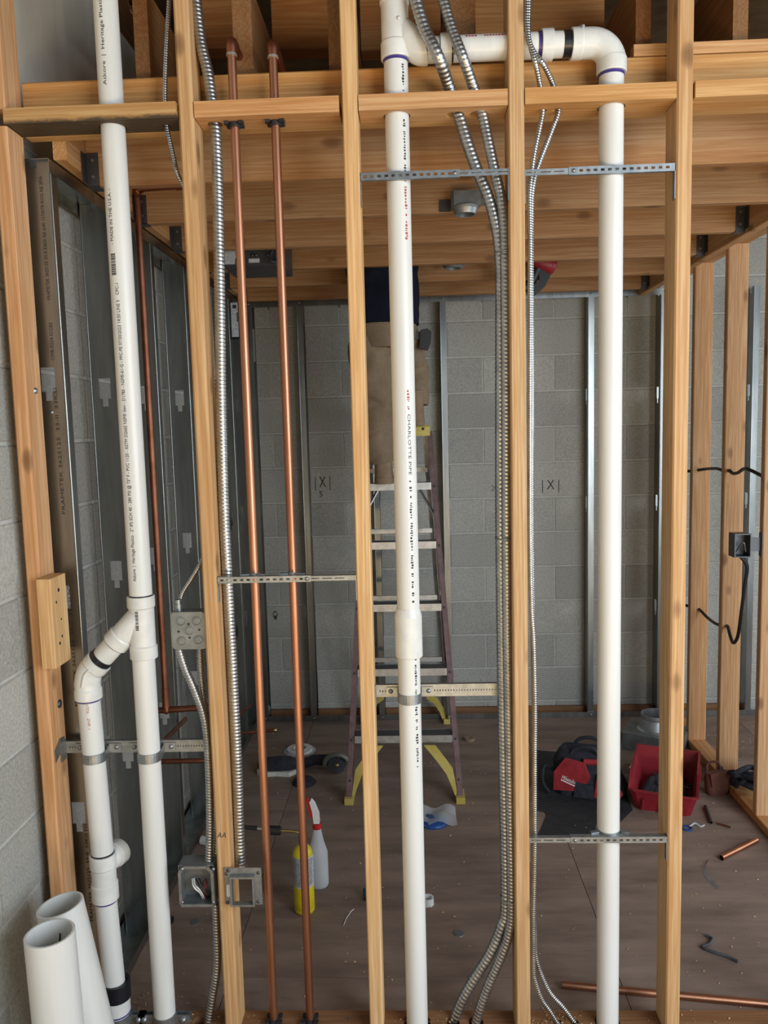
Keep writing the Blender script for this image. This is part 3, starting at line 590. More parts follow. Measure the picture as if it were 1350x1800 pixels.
cpipe('copper_drop', (1.178, .20, 2.6745), (1.178, .20, 3.05), 'vertical copper pipe ending above the ledger at upper right', .0115, COPPERD)
t = cpipe('copper_run', F(232, 4, 2.95), F(292, 118, 2.95), 'copper pipe running back under the roof at upper left', .012, COPPERD)
pm = F(238, 16, 2.95); obj('pipe_hanger', MB().sweep([pm+Vector((.014*math.cos(a), 0, .014*math.sin(a)-.001)) for a in [i*math.pi/8 for i in range(8, 17)]]+[pm+Vector((.014, 0, .1))], .0022, 8), GALV, t)

# ------------------------------------------------------------------ flexible metal conduit
def flex(name, pts, r, pitch, label, group=None, amp=None, n=14, mat=None):
    if pts[0].z > 2.7:                       # carry on up to the roof
        u = (pts[0]-pts[1]).normalized(); pts = [pts[0]+u*((3.27-pts[0].z)/u.z)]+list(pts)
    path = resample(spline(pts, .006), pitch/5.0); amp = amp or r*(.12 if r > .0125 else .19); rads = []
    prof = [0.0, 0.9, 1.0, 1.0, 0.8]
    def rr(i):
        def g(u):
            ph = (i/5.0+u) % 1.0; k = ph*5; a = int(k) % 5; b = (a+1) % 5; return r-amp*(1-(prof[a]*(1-(k-int(k)))+prof[b]*(k-int(k))))
        return g
    mb = MB().sweep(path, [rr(i) for i in range(len(path))], n)
    return obj(name, mb, mat or FLEX, label=label, cat='conduit' if r > .008 else 'cable', group=group)
def wp(l, Y): return [W(x, y, Y) for x, y in l]
def wpf(l, Y, Yf):      # bows out in front of the horizontal vent pipe near the top
    return [W(x, y, Yf if y < 118 else (Yf+(Y-Yf)*.72 if y < 160 else Y)) for x, y in l]
A_ = wp([(338, -60), (344, 0), (353, 75), (365, 126), (371.6, 171), (378, 214), (382, 300), (384, 400), (387, 560), (388.5, 700), (393.5, 890), (399, 1000), (404, 1100), (407, 1150), (417, 1350), (421, 1480), (423, 1534)], .055)
flex('flexible_conduit', A_, .0148, .0098, 'flexible metal conduit running down the right side of the stud with boxes')
B_ = wpf([(716, -60), (731, 0), (746, 50), (771, 101), (789, 151), (806, 201), (821.5, 252), (839, 300), (857, 343), (868, 380), (876, 420), (880, 470), (880.5, 518), (880, 700), (880, 900), (882, 1100), (885, 1320), (889, 1580), (881, 1628), (861, 1676), (833, 1721), (811, 1761), (797, 1800)], .060, -.004)
C_ = wpf([(758, -60), (779, 0), (794, 50), (814, 101), (831.6, 151), (848, 201), (859, 252), (869.5, 300), (879, 340), (885, 380), (887.5, 420), (888, 470), (888.5, 518), (889.5, 700), (890, 900), (891.5, 1100), (895, 1320), (899, 1580), (895, 1638), (881, 1681), (861, 1726), (846, 1766), (836, 1800)], .043, -.003)
flex('flexible_conduit', B_, .0150, .0112, 'fatter flexible conduit of the bundle at the middle stud, slanting from upper left', 'conduit bundle at the middle stud')
flex('flexible_conduit', C_, .0134, .0100, 'thinner flexible conduit of the bundle, hugging the middle stud', 'conduit bundle at the middle stud')
for y in (443, 945, 1577):
    c = W(885 if y < 1000 else 893, y, .05); mb = MB().sweep([c+Vector((.022*math.cos(a)+.0005, .028*math.sin(a), .002*math.sin(a))) for a in [i*math.pi/10 for i in range(20)]]+[c+Vector((.0225, 0, 0))], .0016, 6)
    obj('wire_tie', mb, GALV, label={443: 'thin wire tie at the top of the conduit bundle', 945: 'wire tie halfway down the conduit bundle', 1577: 'wire tie near the bottom of the conduit bundle'}[y], cat='tie')
D1 = wpf([(925, -60), (926, 0), (926, 48), (933, 83), (941.5, 113), (949, 149), (954, 191), (948, 227), (940, 264), (935, 297), (931, 337), (931, 370), (932, 437), (931.5, 517), (931.5, 900), (934, 1060), (938, 1130), (940.5, 1250), (940, 1340), (940, 1500), (938, 1600), (938, 1700), (940, 1722), (952, 1756), (966, 1776), (981, 1800)], .038, .004)
D2 = wpf([(927, -60), (929, 0), (928, 48), (930, 73), (941, 96), (955, 113), (972, 149), (982, 191), (970.5, 227), (955, 267), (944, 297), (937, 325), (934, 370), (934, 517), (935, 700), (934, 900), (936, 1060), (938, 1200), (938.5, 1340), (938, 1500), (940, 1640), (944, 1690), (964.5, 1741), (990, 1771), (1012, 1800)], .050, .004)
flex('armored_cable', D1, .0066, .0062, 'thin armored cable right of the middle stud, bowing out lowest left', 'armored cables right of the middle stud', n=10)
flex('armored_cable', D2, .0066, .0062, 'thin armored cable right of the middle stud, ending farther right at the floor', 'armored cables right of the middle stud', n=10)
E_ = wp([(299, -60), (297.5, 0), (294, 60), (291, 120), (290, 176), (293, 222), (299, 250), (307, 285), (313, 308)], .045)+[Vector((.004, .105, 2.29)), Vector((.018, .108, 2.15)), Vector((.018, .108, 1.9)), Vector((.018, .108, 1.6)), Vector((.006, .103, 1.44))]+wp([(352, 990), (336, 1018), (321, 1042), (314, 1066)], .055)
flex('armored_cable', E_, .0062, .0060, 'thin armored cable passing behind the stud to the upper junction box', n=10)
flex('flexible_conduit', wp([(314, 1136), (317, 1150), (327, 1180), (340, 1209), (355.5, 1251), (363, 1289), (367, 1355), (369, 1440), (367, 1526)], .04), .0112, .0082, 'flexible conduit curving from the upper junction box to the lower one', 'conduits between the junction boxes')
flex('flexible_conduit', wp([(351, 1136), (353, 1180), (357, 1225), (366, 1275), (376, 1330), (380, 1400), (381, 1470), (378, 1526)], .068), .0105, .0080, 'flexible conduit tucked behind another between the junction boxes', 'conduits between the junction boxes')
flex('flexible_conduit', wp([(379, 1588), (381, 1640), (382, 1690), (379, 1722), (373, 1755), (366, 1800)], .045), .0115, .0088, 'flexible conduit dropping from the open box to the floor')

# ------------------------------------------------------------------ junction boxes
a, b = W(301, 1077, .02), W(361.5, 1140, .02); x0, x1, z0, z1 = a.x, b.x, b.z, a.z
t = thing('junction_box', 'grey square junction box with a blank knockout cover on the stud', 'junction box', ((x0+x1)/2, .04, z0))
obj('body', MB().box(x0, x1, .0225, .066, z0, z1), BOXM, t)
cv = MB().board(x0-.001, x1+.001, .019, .0225, z0-.001, z1+.001, 'y', .006); cvo = obj('cover', cv, BOXM, t)
w_ = x1-x0; h_ = z1-z0
for fx, fz in ((.27, .76), (.76, .76), (.52, .5), (.27, .22), (.78, .24)):
    c = Vector((x0+w_*fx, .019, z0+h_*fz)); obj('knockout', MB().lathe(c, [(.0130, -.0005), (.0126, .0022), (.0108, .0022), (.0104, .0003), (.0085, .0012), (0.0001, .0014)], (0, -1, 0), 24), BOXM, cvo)
for fx, fz in ((.2, .48), (.84, .52), (.52, .68), (.53, .31)): obj('screw_hole', MB().lathe((x0+w_*fx, .019, z0+h_*fz), [(.003, -.001), (.003, .0012)], (0, -1, 0), 10), CEMENT, cvo)
obj('cable_connector', MB().lathe((W(314, 1076, .045).x, .045, z1), [(.010, 0), (.010, .018), (.0085, .018), (.0085, .03)], n=14), GALV, t)
a, b = W(313, 1521, .015), W(379, 1592, .015); x0, x1, z0, z1 = a.x, b.x, b.z, a.z
t = thing('open_junction_box', 'open square junction box with loose wires left of the stud', 'junction box', ((x0+x1)/2, .04, z0))
bx = MB().box(x0, x1, .066, .068, z0, z1).box(x0, x0+.002, .015, .066, z0, z1).box(x1-.002, x1, .015, .066, z0, z1).box(x0+.002, x1-.002, .015, .066, z0, z0+.002).box(x0+.002, x1-.002, .015, .066, z1-.002, z1)
obj('body', bx, BOXM, t)
rim = MB(); c_ = .018
for p_, q_ in (((x0+c_, z1-.004), (x1-c_, z1-.004)), ((x1-c_, z1-.004), (x1-.004, z1-c_)), ((x1-.004, z1-c_), (x1-.004, z0+.008)), ((x0+.004, z1-c_), (x0+c_, z1-.004)), ((x0+.004, z0+.008), (x0+.004, z1-c_)), ((x0+.004, z0+.004), (x1-.004, z0+.004))):
    rim.obox((p_[0], .012, p_[1]), (q_[0], .012, q_[1]), .008, .006, (0, 1, 0))
obj('rim', rim, GALV, t)
for i, (mt, pw) in enumerate(((WHITE, ((338, 1545), (339, 1555), (343, 1562), (352, 1570), (358, 1583))), (WHITE, ((341, 1544), (343, 1556), (349, 1562), (356, 1572), (361, 1584))), (BLACK, ((345, 1545), (351, 1558), (358, 1568), (364, 1582))), (BLACK, ((350, 1544), (355, 1556), (361, 1566), (367, 1580))), (LEATHER, ((358, 1548), (356, 1560), (362, 1570), (368, 1576))), (REDC, ((362, 1545), (363, 1556), (357, 1566), (366, 1584))))):
    obj('wire', MB().sweep(spline([W(x, y, .052-.022*math.sin(k*math.pi/(len(pw)-1))) for k, (x, y) in enumerate(pw)], .006), .0021, 8), mt, t)
for px, py in ((320, 1528), (375, 1528), (320, 1586), (375, 1586)): obj('screw', MB().slathe(W(px, py, .009), [(.005, 0), (.0045, .002), (.001, .003)], (0, -1, 0), 10), GALV, t)
a, b = W(393, 1528, -.012), W(461, 1592, -.012); x0, x1, z0, z1 = a.x, b.x, b.z, a.z
t = thing('box_cover', 'open steel mud ring cover screwed to the front of the stud', 'box cover', ((x0+x1)/2, -.01, z0))
oa, ob_ = W(408, 1542, -.012), W(446, 1587, -.012)
pl = MB().box(x0, oa.x, -.006, -.003, z0, z1).box(ob_.x, x1, -.006, -.003, z0, z1).box(oa.x, ob_.x, -.006, -.003, oa.z, z1).box(oa.x, ob_.x, -.006, -.003, z0, ob_.z)
obj('plate', pl, GALV, t)
rs = MB(); e = .005
for X0, X1, Z0, Z1 in ((oa.x-e, oa.x, ob_.z-e, oa.z+e), (ob_.x, ob_.x+e, ob_.z-e, oa.z+e), (oa.x, ob_.x, oa.z, oa.z+e), (oa.x, ob_.x, ob_.z-e, ob_.z)): rs.box(X0, X1, -.022, -.006, Z0, Z1)
obj('raised_frame', rs, GALV, t)
for px, py in ((401, 1530), (398, 1536), (400, 1586), (454, 1534), (454, 1585)): obj('screw', MB().slathe(W(px, py, -.006), [(.005, 0), (.0045, .002), (.001, .003)], (0, -1, 0), 10), DARKM, t)
obj('sticker', MB().board(W(398.5, 1565, -.007).x, W(404.5, 1565, -.007).x, -.0068, -.006, W(400, 1577, -.007).z, W(400, 1555, -.007).z, 'y', .003), WHITE, t)

# ------------------------------------------------------------------ telescoping brackets and strap bars
def bracket(xa, xb, xs, z, h, label, tabdrop=0.05, pipe=None, flip=False):
    """xs = where the wide slotted sleeve ends; sleeve on the right unless flip"""
    t = thing('pipe_bracket', label, 'bracket', ((xa+xb)/2, .008, z-h/2), 'telescoping pipe brackets')
    y0, y1 = .004, .0055
    sl0, sl1 = (xa, xs) if flip else (xs, xb); in0, in1 = (xs-.01, xb) if flip else (xa, xs+.01)
    mb = MB(); sh = h*.16; x = sl0+.008
    mb.box(sl0, sl1, y0, y1, z+sh, z+h/2).box(sl0, sl1, y0, y1, z-h/2, z-sh); last = sl0
    while x+.009 < sl1-.004: mb.box(last, x, y0, y1, z-sh, z+sh); last = x+.009; x += .0175
    mb.box(last, sl1, y0, y1, z-sh, z+sh); mb.box(sl0, sl1, y1, y1+.016, z+h/2-.0015, z+h/2).box(sl0, sl1, y1, y1+.010, z-h/2, z-h/2+.0015)
    obj('slotted_sleeve', mb, GALV, t)
    mb = MB(); h2 = h*.8; sh2 = .0012; last = in0; x = in0+.006
    mb.box(in0, in1, y1, y1+.0015, z+sh2, z+h2/2).box(in0, in1, y1, y1+.0015, z-h2/2, z-sh2)
    while x+.025 < in1: mb.box(last, x, y1, y1+.0015, z-sh2, z+sh2); last = x+.025; x += .033
    mb.box(last, in1, y1, y1+.0015, z-sh2, z+sh2); mb.box(in0, in1, y1+.0015, y1+.014, z+h2/2-.0015, z+h2/2)
    obj('inner_slide', mb, GALV, t)
    for xx, sx in ((xa, 1), (xb, -1)): obj('end_tab', MB().box(min(xx, xx+sx*.0018), max(xx, xx+sx*.0018), .004, .022, z-tabdrop, z+h/2), GALV, t)
    obj('bolt', MB().slathe((xs+(-.012 if flip else .012), y0, z), [(.0055, 0), (.0045, .003), (.001, .0042)], (0, -1, 0), 12), GALV, t)
    for px_ in (pipe or []):
        cx_, r_ = px_
        mb = MB().lathe((cx_, PY, z+h/2-.004), [(r_+.0005, 0), (r_+.003, 0), (r_+.003, .008), (r_+.0005, .008)], n=24, cap=False)
        for sx in (-1, 1): mb.obox((cx_+sx*r_, .030, z+h/2), (cx_+sx*(r_+.022), .026, z+h/2), .012, .007)
        obj('pipe_clamp', mb, GALV, t)
    return t
zz = (W(385, 1018, .004).z+W(625, 1018, .004).z)/2
bracket(.0385, .4058, W(547, 1018, .004).x, zz, .0165, 'telescoping bracket holding the two copper pipes between studs', .06, [(PX['c1'], CR), (PX['c2'], CR)], True)
bracket(.4450, .8122, W(808, 308, .004).x, W(760, 306, .004).z, .0185, 'telescoping bracket across the white pipe and fat conduits near the ceiling', .07, [(XM, PR)], True)
bracket(.8515, 1.2185, W(1000, 300, .004).x, W(1060, 298, .004).z, .0185, 'telescoping bracket across the right white pipe near the ceiling', .075, [(XR, PR)])
bracket(.8515, 1.2185, W(1003, 1478, .004).x, W(1050, 1477, .004).z, .0170, 'telescoping bracket across the right white pipe near the floor', .06, [(XR, PR)])
def strapbar(xa, xb, z, h, label, pipes, tabs):
    yb = PY+PR+.003
    t = thing('strap_bar', label, 'bracket', ((xa+xb)/2, yb, z-h/2))
    mb = MB(); hs = .0022; last = xa; x = xa+.01
    mb.box(xa, xb, yb, yb+.0016, z+hs, z+h/2).box(xa, xb, yb, yb+.0016, z-h/2, z-hs)
    while x < xb-.01: mb.box(last, x, yb, yb+.0016, z-hs, z+hs); last = x+.0032; x += .0075
    mb.box(last, xb, yb, yb+.0016, z-hs, z+hs); mb.box(xa, xb, yb+.0016, yb+.013, z+h/2-.0016, z+h/2).box(xa, xb, yb+.0016, yb+.013, z-h/2, z-h/2+.0016)
    obj('bar', mb, GALV, t)
    for cx_, zo, ll in pipes:
        m2 = MB(); pts_ = [Vector((cx_-PR-.004-ll, yb-.001, z))]; n_ = 14
        ri, ro = PR+.0006, PR+.0026
        arcp = [(math.pi*1.0+math.pi*i/n_) for i in range(n_+1)]
        vs = []
        for zz_ in (z+zo-.013, z+zo+.013):
            for a_ in arcp:
                for r_ in (ri, ro): vs.append((cx_+r_*math.cos(a_), PY+r_*math.sin(a_)*1.0, zz_))
        k_ = 2*(n_+1); fs = []
        for i in range(n_):
            a0 = 2*i; fs += [(a0+1, a0+3, k_+a0+3, k_+a0+1), (a0, k_+a0, k_+a0+2, a0+2), (a0, a0+2, a0+3, a0+1), (k_+a0, k_+a0+1, k_+a0+3, k_+a0+2)]
        m2.add(vs, fs, False)
        for sx in (-1, 1):
            m2.obox((cx_+sx*(PR+.0016), PY, z+zo), (cx_+sx*(PR+.0016), yb, z+zo*.3), .026, .002, (sx, 0, 0)); m2.obox((cx_+sx*PR, yb-.002, z), (cx_+sx*(PR+.034), yb-.002, z), .0025, .022, (0, 0, 1))
        st = obj('pipe_strap', m2, GALV, t)
        for sx in (-1, 1): obj('bolt', MB().slathe((cx_+sx*(PR+.022), yb-.003, z), [(.007, 0), (.006, .003), (.001, .0045)], (0, -1, 0), 12), GALV, st)
    for xt, sx in tabs: obj('end_plate', MB().box(min(xt, xt+sx*.0016), max(xt, xt+sx*.0016), yb-.035, yb+.003, z-h*.9, z+h*.75), GALV, t)
    return t
zz = W(230, 1313, PY+PR).z
strapbar(-.4325, -.0005, zz, .034, 'perforated strap bar holding the two left white pipes', [(W(165, 1320, PY).x, -.012, 0), (XB, -.012, 0)], [(-.4325, 1)])
t = thing('nail_plate', 'galvanized end plate screwed to the side of the left wooden stud', 'plate', (-.431, .04, W(105, 1320, .03).z-.03))
zc_ = W(105, 1318, .03).z
obj('plate', MB().prism([(.012, zc_-.03), (.045, zc_-.012), (.072, zc_-.012), (.072, zc_+.022), (.045, zc_+.026), (.010, zc_+.004)], 'x', -.4322, -.4305), GALV, t)
for yy, z_ in ((.022, -.018), (.05, .016)): obj('screw', MB().slathe((-.4305, yy, zc_+z_), [(.004, 0), (.003, .002)], (1, 0, 0), 8), DARKM, t)
strapbar(.4450, .8122, W(770, 1214, PY+PR).z, .034, 'perforated strap bar holding the middle white pipe', [(XM-.002, -.006, 0)], [(.4450, 1), (.8122, -1)])
for xc, lb in ((XL, 'riser clamp at the foot of the left offset pipe'), (XB, 'riser clamp at the foot of the straight left pipe')):
    t = thing('riser_clamp', lb, 'clamp', (xc, PY, .042), 'riser clamps on the sole plate')
    r_ = (HR if xc == XL else PR)
    obj('band', MB().lathe((xc, PY, .041), [(r_-.001, 0), (r_+.004, 0), (r_+.004, .026), (r_-.001, .026)], n=24, cap=False), GALV, t)
    for sx in (-1, 1):
        if xc == XL and sx < 0: continue
        mb = MB()
        for yy in (PY-.008, PY+.008): mb.obox((xc+sx*r_, yy-.002, .054), (xc+sx*(r_+.045), yy-.002, .054), .004, .026, (0, 0, 1))
        lg = obj('lug', mb, GALV, t); obj('bolt', MB().slathe((xc+sx*(r_+.026), PY-.012, .054), [(.009, 0), (.009, .006), (.004, .006), (.004, .010)], (0, -1, 0), 6), GALV, lg)
# ------------------------------------------------------------------ nailed scrap and hardware on the left stud
za_, zb_ = W(90, 1015, .0).z, W(100, 1170, .0).z
t = thing('scrap_block', 'short scrap of wood nailed to the side of the left stud', 'wood block', (-.395, .04, zb_))
xL, xR = W(74, 1090, -.03).x, W(74, 1090, -.03).x+.04
obj('block', MB().board(-.432, -.393, -.028, .066, zb_, za_, 'z', .003), WZP, t)
for yy, z_, r_ in ((.018, .20, .007), (.0, .17, .005), (.022, .12, .004), (.02, .075, .005), (.004, .06, .006)): obj('nail_hole', MB().lathe((-.393, yy, zb_+z_*(za_-zb_)/.235), [(r_, -.001), (r_*.7, .0006)], (1, 0, .2), 9), CEMENT, t)
t = obj('bolt_head', MB().slathe(S(104, 1237, -.433), [(.012, 0), (.011, .004), (.003, .006)], (1, 0, 0), 12), DARKM, label='dark bolt head in the side of the left stud', cat='bolt')
obj('bolt_head', MB().slathe(S(62, 687, -.433), [(.009, 0), (.007, .004), (.002, .006)], (1, 0, 0), 12), GALV, label='shiny screw head high on the side of the left stud', cat='bolt')

# ================================================================== INSIDE THE ROOM
# ------------------------------------------------------------------ marks written on things
def mark(s, px, py, Y, wpx, h, parent, mat=PENCIL, italic=0.0):
    a = W(px-wpx/2, py, Y); b = W(px+wpx/2, py, Y)
    return obj('lettering', flat_text(s, (a.x, Y, a.z-h*.35), (1, 0, 0), (0, 0, 1), b.x-a.x, h, italic), mat, parent)
for s, px, py, wpx, h in (('| X |', 567, 847, 27, .09), ('5', 564, 868, 6, .05), ('| X |', 968, 852, 30, .08), ('20', 869, 858, 10, .045), ('Ɵ', 484, 1083, 9, .08)): mark(s, px, py, 2.5600, wpx, h, wb)
mark('AA', 389, 1468, -.0006, 16, .022, s2, INK, .3); mark('+', 611, 1790, -.0006, 10, .03, s3, INK)

# ------------------------------------------------------------------ step ladder
LC = 0.4925
def rail_y(z): return 1.43+0.43*z/1.70
def rail_x(z, s): return LC+s*(0.257-0.100*z/1.70)
t = thing('step_ladder', 'maroon fibreglass step ladder with yellow top and feet', 'ladder', (LC, 1.9, 0))
tz = []
for y in (1296, 1178, 1064, 954, 850):
    z = .5
    for _ in range(8): z = W(690, y, rail_y(z)-.03).z
    tz.append(z)
for s in (-1, 1):
    mb = MB(); a, b = Vector((rail_x(.02, s), rail_y(.02), .02)), Vector((rail_x(1.69, s), rail_y(1.69), 1.69))
    mb.obox(a, b, .024, .004, (0, -1, .25)); 
    for dx in (0,): mb.obox(a+Vector((s*.011, .03, 0)), b+Vector((s*.011, .03, 0)), .003, .064, (0, -1, .25))
    mb.obox(a+Vector((0, .062, 0)), b+Vector((0, .062, 0)), .024, .004, (0, -1, .25))
    rl = obj('front_rail', mb, FIBER, t)
    for z in tz+[.12]: obj('rivet', MB().slathe((rail_x(z-.02, s), rail_y(z-.02)-.002, z-.02), [(.006, 0), (.005, .003), (.001, .004)], (0, -1, 0), 8), DARKM, rl)
    obj('rubber_foot', MB().box(a.x-.02, a.x+.02, a.y-.02, a.y+.075, 0, .03), YELF, t)
    # curved yellow corner brace
    px = [(765, 1311), (783, 1334), (796, 1352), (806, 1409), (802, 1412), (796, 1388), (785, 1362), (769, 1340), (745, 1311)]
    P_ = [W(x, y, 1.44) for x, y in px]; poly = [((LC+s*(p.x-LC)), max(p.z, .012)) for p in P_]
    obj('corner_brace', MB().prism(poly if s > 0 else poly[::-1], 'y', 1.445, 1.451), YELF, t)
    ra, rb_ = Vector((LC+s*.238, 2.435, .01)), Vector((LC+s*.135, 1.90, 1.68))
    mb = MB().obox(ra, rb_, .022, .003, (0, 1, .3)).obox(ra+Vector((s*.010, -.02, 0)), rb_+Vector((s*.010, -.02, 0)), .003, .04, (0, 1, .3))
    obj('rear_rail', mb, ALU, t); obj('rubber_foot', MB().box(ra.x-.018, ra.x+.018, ra.y-.045, ra.y+.012, 0, .03), YELF, t)
    px = [(778, 1268), (772, 1250), (762, 1236), (750, 1228), (750, 1220), (768, 1226), (780, 1244), (783, 1268)]
    P_ = [W(x, y, 2.41) for x, y in px]; poly = [((LC+s*(p.x-LC)), max(p.z, .02)) for p in P_]
    obj('rear_brace', MB().prism(poly if s > 0 else poly[::-1], 'y', 2.408, 2.414), YELF, t)
    obj('spreader', MB().obox((rail_x(.92, s)-s*.012, rail_y(.92)+.04, .92), (LC+s*.19, 2.13, .92), .004, .022), ALU, t)
    obj('knee_brace', MB().obox((rail_x(1.30, s)-s*.014, rail_y(1.3)+.01, 1.30), (LC+s*.10, rail_y(1.42)+.02, tz[4]-.03), .016, .006), ALU, t)
for z in tz:
    y = rail_y(z); xw = rail_x(z, 1)-.013
    mb = MB().box(2*LC-xw, xw, y-.014, y-.0125, z-.034, z).box(2*LC-xw, xw, y+.062, y+.0635, z-.034, z)
    st = obj('tread', mb, ALU, t); obj('tread_top', MB().box(2*LC-xw, xw, y-.0125, y+.062, z-.003, z-.001), DARKM, st)
for z in (.42, .80, 1.18, 1.5):
    k = z/1.68; xx = .238-.103*k; obj('rear_rung', MB().box(LC-xx, LC+xx, 2.425-.535*k-.012, 2.425-.535*k+.004, z-.012, z+.012), ALU, t)
cap = MB().board(LC-.158, LC+.158, 1.80, 2.0, 1.69, 1.722, 'x', .006).box(LC-.158, LC+.158, 1.80, 1.806, 1.672, 1.695); obj('top_cap', cap, YELF, t)
for s in (-1, 1): obj('slot', MB().box(LC+s*.125-.006, LC+s*.125+.006, 1.7985, 1.80, 1.70, 1.712), CEMENT, t)

# ------------------------------------------------------------------ worker on the ladder, facing the back wall
def skin(name, joints, bones, mat, parent=None, sub=2, wrinkle=0.0, root=0, wsize=.08, **kw):
    me = bpy.data.meshes.new(name); ks = list(joints); o0 = Vector(joints[ks[0]][0])
    me.from_pydata([Vector(joints[k][0])-o0 for k in ks], [(ks.index(a), ks.index(b)) for a, b in bones], [])
    o = place(name, me, o0, parent, **kw); me.materials.append(mat)
    sk = o.modifiers.new('skin', 'SKIN'); sk.use_smooth_shade = True
    for i, k in enumerate(ks):
        r = joints[k][1]; me.skin_vertices[0].data[i].radius = r if hasattr(r, '__len__') else (r, r)
        me.skin_vertices[0].data[i].use_root = (i == root)
    sb = o.modifiers.new('sub', 'SUBSURF'); sb.levels = sub; sb.render_levels = sub
    if wrinkle:
        tx = bpy.data.textures.new(name+'_folds', 'CLOUDS'); tx.noise_scale = wsize; tx.noise_depth = 2
        d = o.modifiers.new('folds', 'DISPLACE'); d.texture = tx; d.strength = wrinkle; d.mid_level = .5; d.texture_coords = 'LOCAL'
    return o
tt = tz[4]+.002
Jb = {'pelvis': ((.455, 1.70, 2.22), (.07, .06)), 'waist': ((.45, 1.70, 2.34), (.075, .065)), 'chest': ((.445, 1.70, 2.58), (.10, .08)), 'neck': ((.445, 1.70, 2.74), .048), 'nape': ((.445, 1.71, 2.82), .05),
      'head': ((.445, 1.735, 2.90), (.066, .082)), 'crown': ((.445, 1.73, 2.985), (.058, .07)),
      'hipl': ((.375, 1.70, 2.14), .06), 'kneel': ((.392, 1.745, 1.84), .048), 'anklel': ((.424, 1.79, tt+.09), .036), 'toel': ((.424, 1.92, tt+.035), .03),
      'hipr': ((.535, 1.71, 2.14), .06), 'kneer': ((.60, 1.86, 2.01), .048), 'ankler': ((.585, 1.82, 1.80), .036), 'toer': ((.59, 1.95, 1.757), .03),
      'shl': ((.305, 1.70, 2.66), .052), 'ell': ((.20, 1.70, 2.86), .04), 'wrl': ((.26, 1.72, 3.06), .028), 'shr': ((.585, 1.70, 2.66), .052), 'elr': ((.80, 1.70, 2.62), .04), 'wrr': ((.98, 1.71, 2.475), .028)}
B_b = [('pelvis', 'waist'), ('waist', 'chest'), ('chest', 'neck'), ('neck', 'nape'), ('nape', 'head'), ('head', 'crown'), ('pelvis', 'hipl'), ('hipl', 'kneel'), ('kneel', 'anklel'), ('anklel', 'toel'),
       ('pelvis', 'hipr'), ('hipr', 'kneer'), ('kneer', 'ankler'), ('ankler', 'toer'), ('chest', 'shl'), ('shl', 'ell'), ('ell', 'wrl'), ('chest', 'shr'), ('shr', 'elr'), ('elr', 'wrr')]
def hand(pref, wr, d, side, up):
    d, side, up = Vector(d).normalized(), Vector(side).normalized(), Vector(up).normalized(); wv = Vector(Jb[wr][0])
    Jb[pref+'palm'] = (wv+d*.055, (.030, .018)); B_b.append((wr, pref+'palm'))
    for i, (off, ln_) in enumerate(((-.03, .062), (-.01, .072), (.01, .068), (.03, .052))):
        b = wv+d*.095+side*off; Jb[pref+'f%da' % i] = (b, .0095); Jb[pref+'f%db' % i] = (b+d*ln_*.5+up*.010, .009); Jb[pref+'f%dc' % i] = (b+d*ln_*.75+up*.034, .0075)
        B_b.extend([(pref+'palm', pref+'f%da' % i), (pref+'f%da' % i, pref+'f%db' % i), (pref+'f%db' % i, pref+'f%dc' % i)])
    th = wv+d*.035-side*.035; Jb[pref+'ta'] = (th+up*.012, .011); Jb[pref+'tb'] = (th+d*.03-side*.012+up*.03, .0095); B_b.extend([(wr, pref+'ta'), (pref+'ta', pref+'tb')])
hand('l', 'wrl', (.2, .1, 1), (1, 0, -.2), (0, 1, 0)); hand('r', 'wrr', (.75, .1, -.75), (0, 1, .1), (-.6, 0, -.75))
per = skin('person', Jb, B_b, SKIN, label='worker in navy shirt and khaki trousers standing on the ladder, head above the joists', cat='person')
hz = Vector((.445, 1.735, 2.90))
obj('nose', MB().sweep([hz+Vector((0, .078, .018)), hz+Vector((0, .095, -.012)), hz+Vector((0, .08, -.018))], [.006, .011, .008], 10), SKIN, per)
for s in (-1, 1):
    obj('ear', MB().sweep([hz+Vector((s*.066, -.005, .022)), hz+Vector((s*.075, -.012, .005)), hz+Vector((s*.066, -.004, -.02))], [.008, .012, .007], 10), SKIN, per)
    obj('eye', MB().slathe(hz+Vector((s*.028, .068, .022)), [(.001, -.009), (.009, -.004), (.010, 0), (.008, .005), (.001, .009)], (0, 1, 0), 12), WHITE, per)
obj('mouth', MB().sweep([hz+Vector((-.022, .072, -.045)), hz+Vector((0, .078, -.043)), hz+Vector((.022, .072, -.045))], .005, 8), LEATHER, per)
skin('hair', {'a': (hz+Vector((0, -.015, .03)), (.074, .082)), 'b': (hz+Vector((0, -.01, .085)), (.066, .074)), 'c': (hz+Vector((0, -.03, -.02)), (.066, .06))}, [('a', 'b'), ('a', 'c')], HAIR, per)
def wrink(pts, rx, seed, n=40, amp=.006, step=.008, squash=1.0, fold=46.0):
    # cloth tube: slanting folds that bunch up along the limb
    path = resample(spline(pts, .006), step); m__ = len(path); rs = []
    def rad(i):
        t_ = i/(m__-1)*(len(rx)-1); k = min(int(t_), len(rx)-2); r0 = rx[k]+(rx[k+1]-rx[k])*(t_-k); L0 = i*step
        def g(u):
            a = 2*math.pi*u; w1 = abs(math.sin(.5*fold*L0+1.6*math.sin(a+seed)+.5*math.sin(3*a+seed+20*L0)+seed)); w2 = abs(math.sin(.8*fold*L0-1.3*math.cos(a+seed*2)+seed*5)); d_ = amp*(.7-1.6*(1-w1)**3*(.5+.5*math.sin(2*a+seed*3+9*L0))-.9*(1-w2)**3)
            return r0*(1+(squash-1)*abs(math.sin(a)))+d_
        return g
    return path, [rad(i) for i in range(m__)], n
tr = MB()
tr.sweep(*wrink([(.452, 1.70, 2.27), (.452, 1.70, 2.17), (.452, 1.70, 2.08)], [.135, .140, .118], 1.0, amp=.007))
